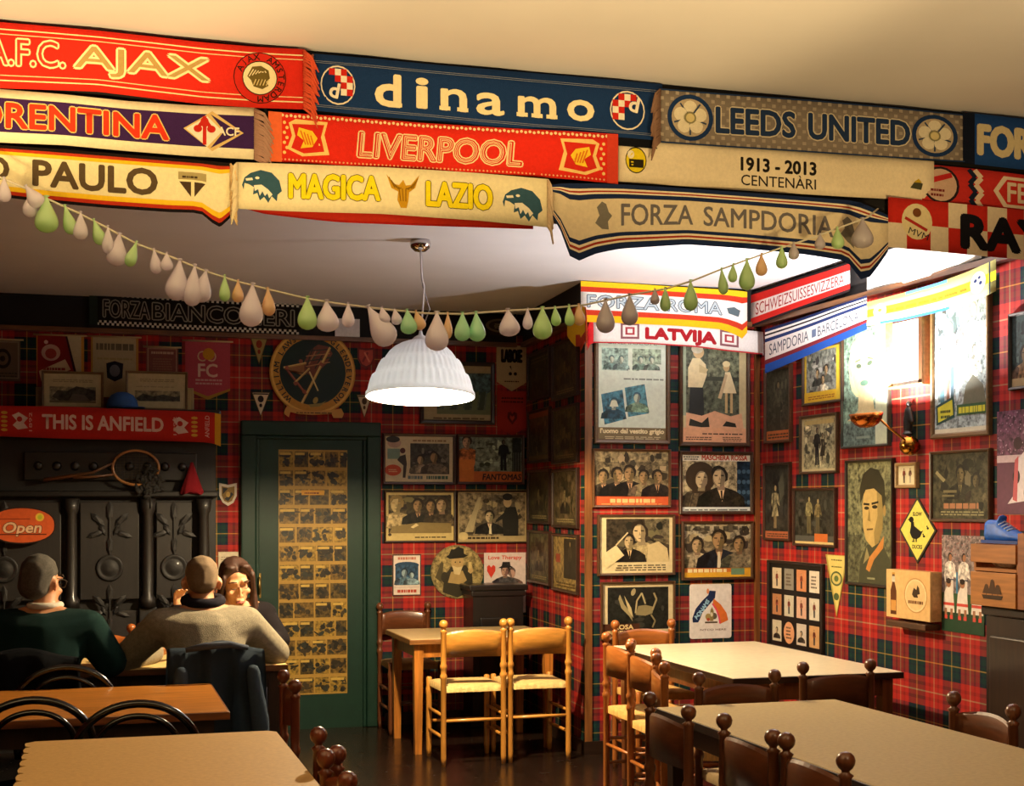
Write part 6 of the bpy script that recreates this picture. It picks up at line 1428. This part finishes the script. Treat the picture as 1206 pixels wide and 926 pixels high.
# ------------------------------------------------------------ people
skinm = mat('#c28a63', .5, noise=.08, nscale=25); skinm.node_tree.nodes['Principled BSDF'].inputs['Subsurface Weight'].default_value = .1
def V(x, y, z): return Vector((x, y, z))
def hand(bm, w, fwd, side, curl=.5, s=1.0, spread=0.25):
    """palm plus five separate bent fingers; w wrist, fwd finger direction, side towards the thumb"""
    fwd = fwd.normalized(); side = (side - fwd * side.dot(fwd)).normalized(); up = side.cross(fwd).normalized()
    if up.z < 0: up = -up
    k = w + fwd * .085 * s
    add_hull(bm, [(w, .024 * s), (k + side * .03 * s, .013 * s), (k - side * .03 * s, .012 * s), (w + fwd * .04 * s + side * .025 * s, .015 * s)], 1)
    for i, l in enumerate((.070, .080, .075, .058)):
        r0 = k + side * (.03 - .02 * i) * s; d = (fwd + side * spread * (.45 - .3 * i) ).normalized()
        p = [r0]; a = 0
        for seg in (.45, .32, .23):
            a += curl * .6; p.append(p[-1] + (d * math.cos(a) - up * math.sin(a)) * l * seg * s)
        for a_, b_, r1, r2 in ((p[0], p[1], .0095, .0088), (p[1], p[2], .0088, .0078), (p[2], p[3], .0078, .0065)): add_hull(bm, [(a_, r1 * s), (b_, r2 * s)], 1)
    t0 = w + fwd * .03 * s + side * .028 * s; t1 = t0 + (fwd * .6 + side * .7).normalized() * .04 * s; t2 = t1 + (fwd * .9 + side * .2 - up * curl * .5).normalized() * .032 * s
    add_hull(bm, [(t0, .014 * s), (t1, .0105 * s)], 1); add_hull(bm, [(t1, .0105 * s), (t2, .008 * s)], 1)
def head(bm, c, rot, k=1.1, soft=False):
    """head centred at c; local +y is where the face looks"""
    m = Matrix.Translation(c) @ rot.to_4x4() @ Matrix.Scale(k, 4)
    add_hull(bm, [(m @ V(0, -.02, .03), (.074 * k, .088 * k, .085 * k)), (m @ V(0, .035, -.045), (.055 * k, .05 * k, .06 * k)), (m @ V(0, .055, -.09), (.03 * k, .026 * k, .02 * k))])
    add_hull(bm, [(m @ V(0, .085, .005), .009 if soft else .011), (m @ V(0, .106 if soft else .112, -.032), .010 if soft else .013)], 1)            # nose
    for s in (-1, 1):
        add_hull(bm, [(m @ V(s * .014, .1, -.036), .009)], 1)
        add_hull(bm, [(m @ V(s * .078, -.012, .014), .012), (m @ V(s * .083, -.02, -.006), .013), (m @ V(s * .076, -.008, -.032), .008)], 1)  # ears
        add_hull(bm, [(m @ V(s * .045, .058, -.028), .022)], 1)
        if not soft: add_hull(bm, [(m @ V(s * .012, .083, .03), .012), (m @ V(s * .05, .066, .03), .01)], 1)  # brow
        else: add_hull(bm, [(m @ V(s * .02, .074, .034), .012), (m @ V(s * .048, .062, .03), .01)], 1)
    add_hull(bm, [(m @ V(-.02, .09, -.066), .008), (m @ V(.02, .09, -.066), .008)], 1); add_hull(bm, [(m @ V(-.016, .088, -.077), .008), (m @ V(.016, .088, -.077), .008)], 1)
    return m
def body(bm, P, s=1.0, fat=1.0):
    """torso, arms and legs from a dict of joints"""
    add_hull(bm, [(P['pelvis'], (.165 * fat, .12, .11)), (P['waist'], (.15 * fat, .11, .08))])
    add_hull(bm, [(P['waist'], (.15 * fat, .11, .08)), (P['chest'], (.175 * fat, .115, .13)), ])
    add_hull(bm, [(P['chest'], (.17 * fat, .11, .12)), (P['shl'], .062), (P['shr'], .062), (P['neck0'], .06)])
    add_hull(bm, [(P['neck0'], .058), (P['neck1'], .054)])
    for q in 'lr':
        add_hull(bm, [(P['sh' + q], .06 * s), (P['el' + q], .044 * s)]); add_hull(bm, [(P['el' + q], .044 * s), (P['wr' + q], .027 * s)])
        add_hull(bm, [(P['hip' + q], .088 * s), (P['kn' + q], .058 * s)]); add_hull(bm, [(P['kn' + q], .056 * s), (P['an' + q], .036 * s)])
        add_hull(bm, [(P['an' + q], .036), (P['an' + q] + P['toe'], (.038, .04, .026))])
def garment(P, top=True, fat=1.0, s=1.0, g=.014, sleeves=True):
    bm = BM()
    if top:
        add_hull(bm, [(P['pelvis'] + V(0, 0, .05), (.168 * fat + g, .125 + g, .09)), (P['waist'], (.155 * fat + g, .115 + g, .08))])
        add_hull(bm, [(P['waist'], (.155 * fat + g, .115 + g, .08)), (P['chest'], (.18 * fat + g, .12 + g, .13))])
        add_hull(bm, [(P['chest'], (.175 * fat + g, .115 + g, .12)), (P['shl'], .064 + g), (P['shr'], .064 + g), (P['neck0'] - V(0, 0, .055), .062 + g)])
        for q in 'lr':
            add_hull(bm, [(P['sh' + q], .063 * s + g), (P['el' + q], .05 * s + g)]); w = P['el' + q].lerp(P['wr' + q], .93)
            add_hull(bm, [(P['el' + q], .05 * s + g), (w, .033 * s + g)])
    else:
        add_hull(bm, [(P['pelvis'], (.172 * fat + g, .127 + g, .1)), (P['pelvis'] + V(0, 0, .05), (.165 * fat + g, .12 + g, .05))])
        for q in 'lr':
            add_hull(bm, [(P['hip' + q], .094 * s + g), (P['kn' + q], .065 * s + g)]); add_hull(bm, [(P['kn' + q], .065 * s + g), (P['an' + q] + V(0, 0, .05), .046 + g)])
    return bm
def seated(lean=.1, sw=.2, arms=None, hz_=.56, f=1):
    """seated pose looking towards +y, origin on the floor below the hips"""
    P = dict(pelvis=V(0, 0, hz_), waist=V(0, .02 + lean * .25, hz_ + .18), chest=V(0, .02 + lean * .7, hz_ + .36), neck0=V(0, .02 + lean * 1.0, hz_ + .475), neck1=V(0, .035 + lean * 1.15, hz_ + .565),
             shl=V(-sw, .02 + lean * .95, hz_ + .405), shr=V(sw, .02 + lean * .95, hz_ + .405), hipl=V(-.1, .04, hz_ - .0), hipr=V(.1, .04, hz_ - .0), knl=V(-.13, .40, .50), knr=V(.13, .40, .50), anl=V(-.13, .38, .075), anr=V(.13, .38, .075), toe=V(0, .13, -.035))
    P.update(arms); return P
def face_bits(t, m, hairc, eyes='down'):
    for s in (-1, 1):
        bm = BM(); add_tube(bm, [m @ V(s * .018, .09, .043), m @ V(s * .038, .084, .045), m @ V(s * .058, .068, .034)], [.003, .004, .002], 6); obj('eyebrow', bm, hairc, t)
        bm = BM(); add_tube(bm, [m @ V(s * .02, .087, .006), m @ V(s * .033, .0865, .003), m @ V(s * .046, .078, .006)], [.002, .003, .002], 6); obj('eyelash', bm, mat('#1a1210', .6), t)
    bm = BM(); add_hull(bm, [(m @ V(-.02, .094, -.07), (.006, .006, .006)), (m @ V(0, .1, -.071), (.007, .006, .007)), (m @ V(.02, .094, -.07), (.006, .006, .006))], 1)
    obj('lips', bm, mat('#a8564a', .45), t)

def person(label, x, y, rz): return thing('person', label, 'person', (x, y, 0), rz)
wool = mat('#8d8470', .95, noise=.18, nscale=60, bump=.6, bscale=260, spec=.1)
# man in the knitted sweater, seen from behind
MX, MY = .525, 6.76
t = person('person with a shaved head in a grey beige knitted sweater, seated with back to us', MX, MY, Rad(3))
P = seated(.16, .205, dict(ell=V(-.36, .30, .80), elr=V(.375, .30, .80), wrl=V(-.20, .52, .80), wrr=V(.19, .53, .80)), .56)
bm = BM(); body(bm, P); rot = Matrix.Rotation(Rad(-4), 3, 'Z') @ Matrix.Rotation(Rad(-14), 3, 'X'); hm = head(bm, V(-.005, .225, 1.165), rot)
hand(bm, P['wrl'], V(.7, .5, 0), V(.5, -.6, .3), .35); hand(bm, P['wrr'], V(-.7, .5, 0), V(-.5, -.6, .3), .35)
obj('body', fuse(bm, .0075, 4), skinm, t)
obj('sweater', fuse(garment(P, True, 1.0, 1.0, .024), .011, 5), wool, t)
obj('trousers', fuse(garment(P, False), .012, 4), cloth('#20222a'), t)
bm = BM(); add_hull(bm, [(hm @ V(0, -.027, .045), (.083, .097, .085)), (hm @ V(0, -.05, -.01), (.073, .066, .055))]); o = obj('cropped_hair', fuse(bm, .007, 4), mat('#6f5a40', .85, noise=.2, nscale=120), t)
bm = BM(); cc = P['neck0'].lerp(P['neck1'], .5)
add_tube(bm, [cc + V(.085 * math.cos(a * PI / 12), .005 + .08 * math.sin(a * PI / 12), .012 * math.sin(a * PI / 12)) for a in range(24)], .026, 10, True); obj('collar', bm, cloth('#17141c'), t)
face_bits(t, hm, mat('#3a2c20', .8))
for s in (-1, 1):
    bm = BM(); add_hull(bm, [(P['an' + ('l' if s < 0 else 'r')] + V(0, -.01, -.03), (.04, .05, .035)), (P['an' + ('l' if s < 0 else 'r')] + V(0, .14, -.045), (.042, .05, .028))]); obj('shoe', bm, mat('#17120f', .5), t)

# man in the dark green sweater
t = person('person with short grey hair in a dark green sweater, back to us near the dresser', -.29, 6.80, Rad(-20))
P = seated(.16, .215, dict(ell=V(-.36, .28, .80), elr=V(.31, .22, .80), wrl=V(-.16, .46, .80), wrr=V(.20, .46, .80)), .56)
bm = BM(); body(bm, P, fat=1.15); rot = Matrix.Rotation(Rad(-16), 3, 'Z') @ Matrix.Rotation(Rad(-8), 3, 'X'); hm = head(bm, V(-.02, .21, 1.175), rot)
hand(bm, P['wrl'], V(.6, .6, 0), V(.5, -.6, .3), .35); hand(bm, P['wrr'], V(-.4, .7, 0), V(-.6, -.5, .3), .35)
obj('body', fuse(bm, .0085, 4), skinm, t)
obj('sweater', fuse(garment(P, True, 1.15, 1.05, .026), .012, 5), cloth('#0c2623'), t)
obj('trousers', fuse(garment(P, False, 1.1), .012, 4), cloth('#1c1c22'), t)
bm = BM(); add_hull(bm, [(hm @ V(0, -.03, .05), (.088, .101, .088)), (hm @ V(0, -.055, -.02), (.077, .068, .066))]); obj('short_hair', fuse(bm, .007, 4), mat('#4a463e', .9, noise=.3, nscale=120), t)
bm = BM(); cc = P['neck0'].lerp(P['neck1'], .4)
add_tube(bm, [cc + V(.07 * math.cos(a * PI / 12), .075 * math.sin(a * PI / 12), 0) for a in range(24)], .016, 10, True); obj('collar', bm, cloth('#cfc8b8'), t)
bm = BM()
for s in (-1, 1): add_tube(bm, [hm @ V(s * .084, -.01, .022), hm @ V(s * .08, .05, .02), hm @ V(s * .058, .096, .016)], .0022, 6); add_tube(bm, [hm @ V(s * (.034 + .022 * math.cos(a * PI / 8)), .104 - .012 * abs(math.cos(a * PI / 8)), .008 + .017 * math.sin(a * PI / 8)) for a in range(16)], .002, 6, True)
obj('glasses', bm, mat('#2a2420', .3), t); face_bits(t, hm, mat('#3a342c', .8))
for s in (-1, 1):
    bm = BM(); add_hull(bm, [(P['an' + ('l' if s < 0 else 'r')] + V(0, -.01, -.03), (.04, .05, .035)), (P['an' + ('l' if s < 0 else 'r')] + V(0, .14, -.045), (.042, .05, .028))]); obj('shoe', bm, mat('#17120f', .5), t)

# woman with long brown hair, facing us, looking down
t = person('person with long brown hair looking down, facing us across the lit table', .735, 7.99, PI + Rad(4))
P = seated(.16, .165, dict(ell=V(-.24, .27, .80), elr=V(.30, .30, .80), wrl=V(-.06, .42, .80), wrr=V(.335, .335, 1.0)), .53)
bm = BM(); body(bm, P, .85, .82); rot = Matrix.Rotation(Rad(6), 3, 'Z') @ Matrix.Rotation(Rad(-24), 3, 'X') @ Matrix.Rotation(Rad(6), 3, 'Y'); hm = head(bm, V(.0, .23, 1.125), rot, 1.06, True)
hand(bm, P['wrl'], V(.7, .5, 0), V(.5, -.6, .3), .35, .88); hand(bm, P['wrr'], V(-.15, .1, .9), V(-.7, -.3, .2), 1.0, .88)
obj('body', fuse(bm, .007, 4), mat('#d29a70', .5, noise=.06, nscale=25), t)
obj('top', fuse(garment(P, True, .82, .85, .014), .011, 5), cloth('#151113'), t)
obj('trousers', fuse(garment(P, False, .85, .85), .012, 4), cloth('#20202a'), t)
bm = BM()
add_hull(bm, [(hm @ V(0, -.035, .052), (.088, .096, .082)), (hm @ V(0, -.05, -.03), (.083, .063, .063))])
for s in (-1, 1):
    add_hull(bm, [(hm @ V(s * .036, .028, .1), (.036, .036, .02)), (hm @ V(s * .078, .012, .04), (.018, .036, .03))])
    add_hull(bm, [(hm @ V(s * .075, .03, .045), (.018, .04, .03)), (hm @ V(s * .085, .022, -.05), (.018, .034, .04))]); add_hull(bm, [(hm @ V(s * .085, .02, -.05), (.02, .035, .04)), (V(s * .11, .2, .93), (.028, .04, .05))])
add_hull(bm, [(hm @ V(0, -.08, -.02), (.07, .04, .06)), (V(0, .06, .9), (.1, .04, .06))])
obj('long_hair', fuse(bm, .007, 3), mat('#3b2012', .62, noise=.5, nscale=30, stretch=(9, 9, 1)), t)
face_bits(t, hm, mat('#2a1810', .8))
for s in (-1, 1):
    bm = BM(); add_hull(bm, [(P['an' + ('l' if s < 0 else 'r')] + V(0, -.01, -.03), (.034, .045, .033)), (P['an' + ('l' if s < 0 else 'r')] + V(0, .12, -.045), (.036, .045, .026))]); obj('shoe', bm, mat('#2a1c17', .5), t)

# jackets thrown over the chair backs
def draped(label, name, x, y, rz, W, ztop_, zfront, zback, col, arm=True):
    t = thing(name, label, 'jacket', (x, y, 0), rz); bm = BM(); nx, nv = 26, 22; rows = []
    for j in range(nv + 1):
        v = j / nv; row = []
        for i in range(nx + 1):
            u = i / nx * 2 - 1; a = (v - .5) * 2
            e = 1 - .06 * u * u
            top = ztop_ - .03 * abs(u) ** 3 + .012 * math.sin(u * 5 + 1)
            fold = .016 * math.sin(u * 11 + a * 1.5) * min(1, abs(a) * 2) + .01 * math.sin(u * 23 + 2) * abs(a)
            if a < 0: yy = -.05 - .03 * (-a) ** .5 + fold; zz = top - (top - zback) * max(0, (-a - .15) / .85)
            else: yy = .05 + .02 * a + fold; zz = top - (top - zfront) * max(0, (a - .15) / .85)
            if abs(a) < .2: yy = a * .25 + fold * .3; zz = top + .018 * math.cos(a / .2 * PI / 2)
            spread = 1 + .1 * abs(a) ** 2
            row.append(bm.verts.new((u * W / 2 * e * spread, yy, zz)))
        rows.append(row)
    for p, q in zip(rows, rows[1:]):
        for k in range(nx): f = bm.faces.new((p[k], p[k + 1], q[k + 1], q[k])); f.smooth = True
    bmesh.ops.solidify(bm, geom=bm.faces[:], thickness=.012)
    obj('shell', bm, cloth(col), t)
    if arm:
        for s in (-1, 1):
            bm = BM(); add_hull(bm, [(V(s * (W / 2 - .07), -.075, ztop_ - .12), (.035, .03, .05)), (V(s * (W / 2 - .04), -.09, ztop_ - .34), (.045, .03, .06))]); add_hull(bm, [(V(s * (W / 2 - .04), -.09, ztop_ - .34), (.045, .03, .06)), (V(s * (W / 2 - .03), -.08, ztop_ - .60), (.04, .03, .04))])
            obj('sleeve', fuse(bm, .012, 4), cloth(col), t)
        bm = BM(); add_tube(bm, [(-W * .3, -.055, ztop_ - .005), (-W * .12, -.07, ztop_ + .012), (W * .12, -.07, ztop_ + .016), (W * .3, -.055, ztop_ - .002)], [.012, .017, .017, .012], 10); obj('collar', bm, cloth('#4a505c'), t)
    return t
draped('blue grey jacket draped over the chair behind the man in the knitted sweater', 'jacket', .535, 6.46, 0, .46, .90, .56, .3, '#3a4652')
draped('black jacket draped over the chair behind the man in the dark green sweater', 'jacket', -.33, 6.53, Rad(-6), .56, .885, .6, .52, '#14161a', False)

# small things on the lit table
bm = BM(); p = on_z(327, 770, .752)
add_box(bm, (0, 0, .006), (.12, .09, .012), .004, mtx=Matrix.Rotation(.4, 3, 'Z')); add_box(bm, (.01, .0, .016), (.1, .07, .008), .003, mtx=Matrix.Rotation(.2, 3, 'Z'))
o = obj('napkin', bm, mat('#ece6d8', .8)); o.location = (.875, 7.42, .7505); tag(o, 'folded white paper napkin at the lit end of the table beside the knitted sweater', 'napkin')
t = thing('coffee_cup', 'small white cup on the lit table beside the arm in dark green', 'cup', (.10, 7.36, .7505))
bm = BM(); add_lathe(bm, [(.026, 0), (.03, .004), (.036, .03), (.041, .07), (.042, .085), (.038, .084), (.033, .04), (.02, .01), (.002, .008)], 20, cap=False); obj('body', bm, mat('#ece6da', .25), t)
bm = BM(); add_tube(bm, [(.038, 0, .068), (.062, 0, .065), (.066, 0, .042), (.036, 0, .025)], .005, 8); obj('handle', bm, mat('#ece6da', .25), t)
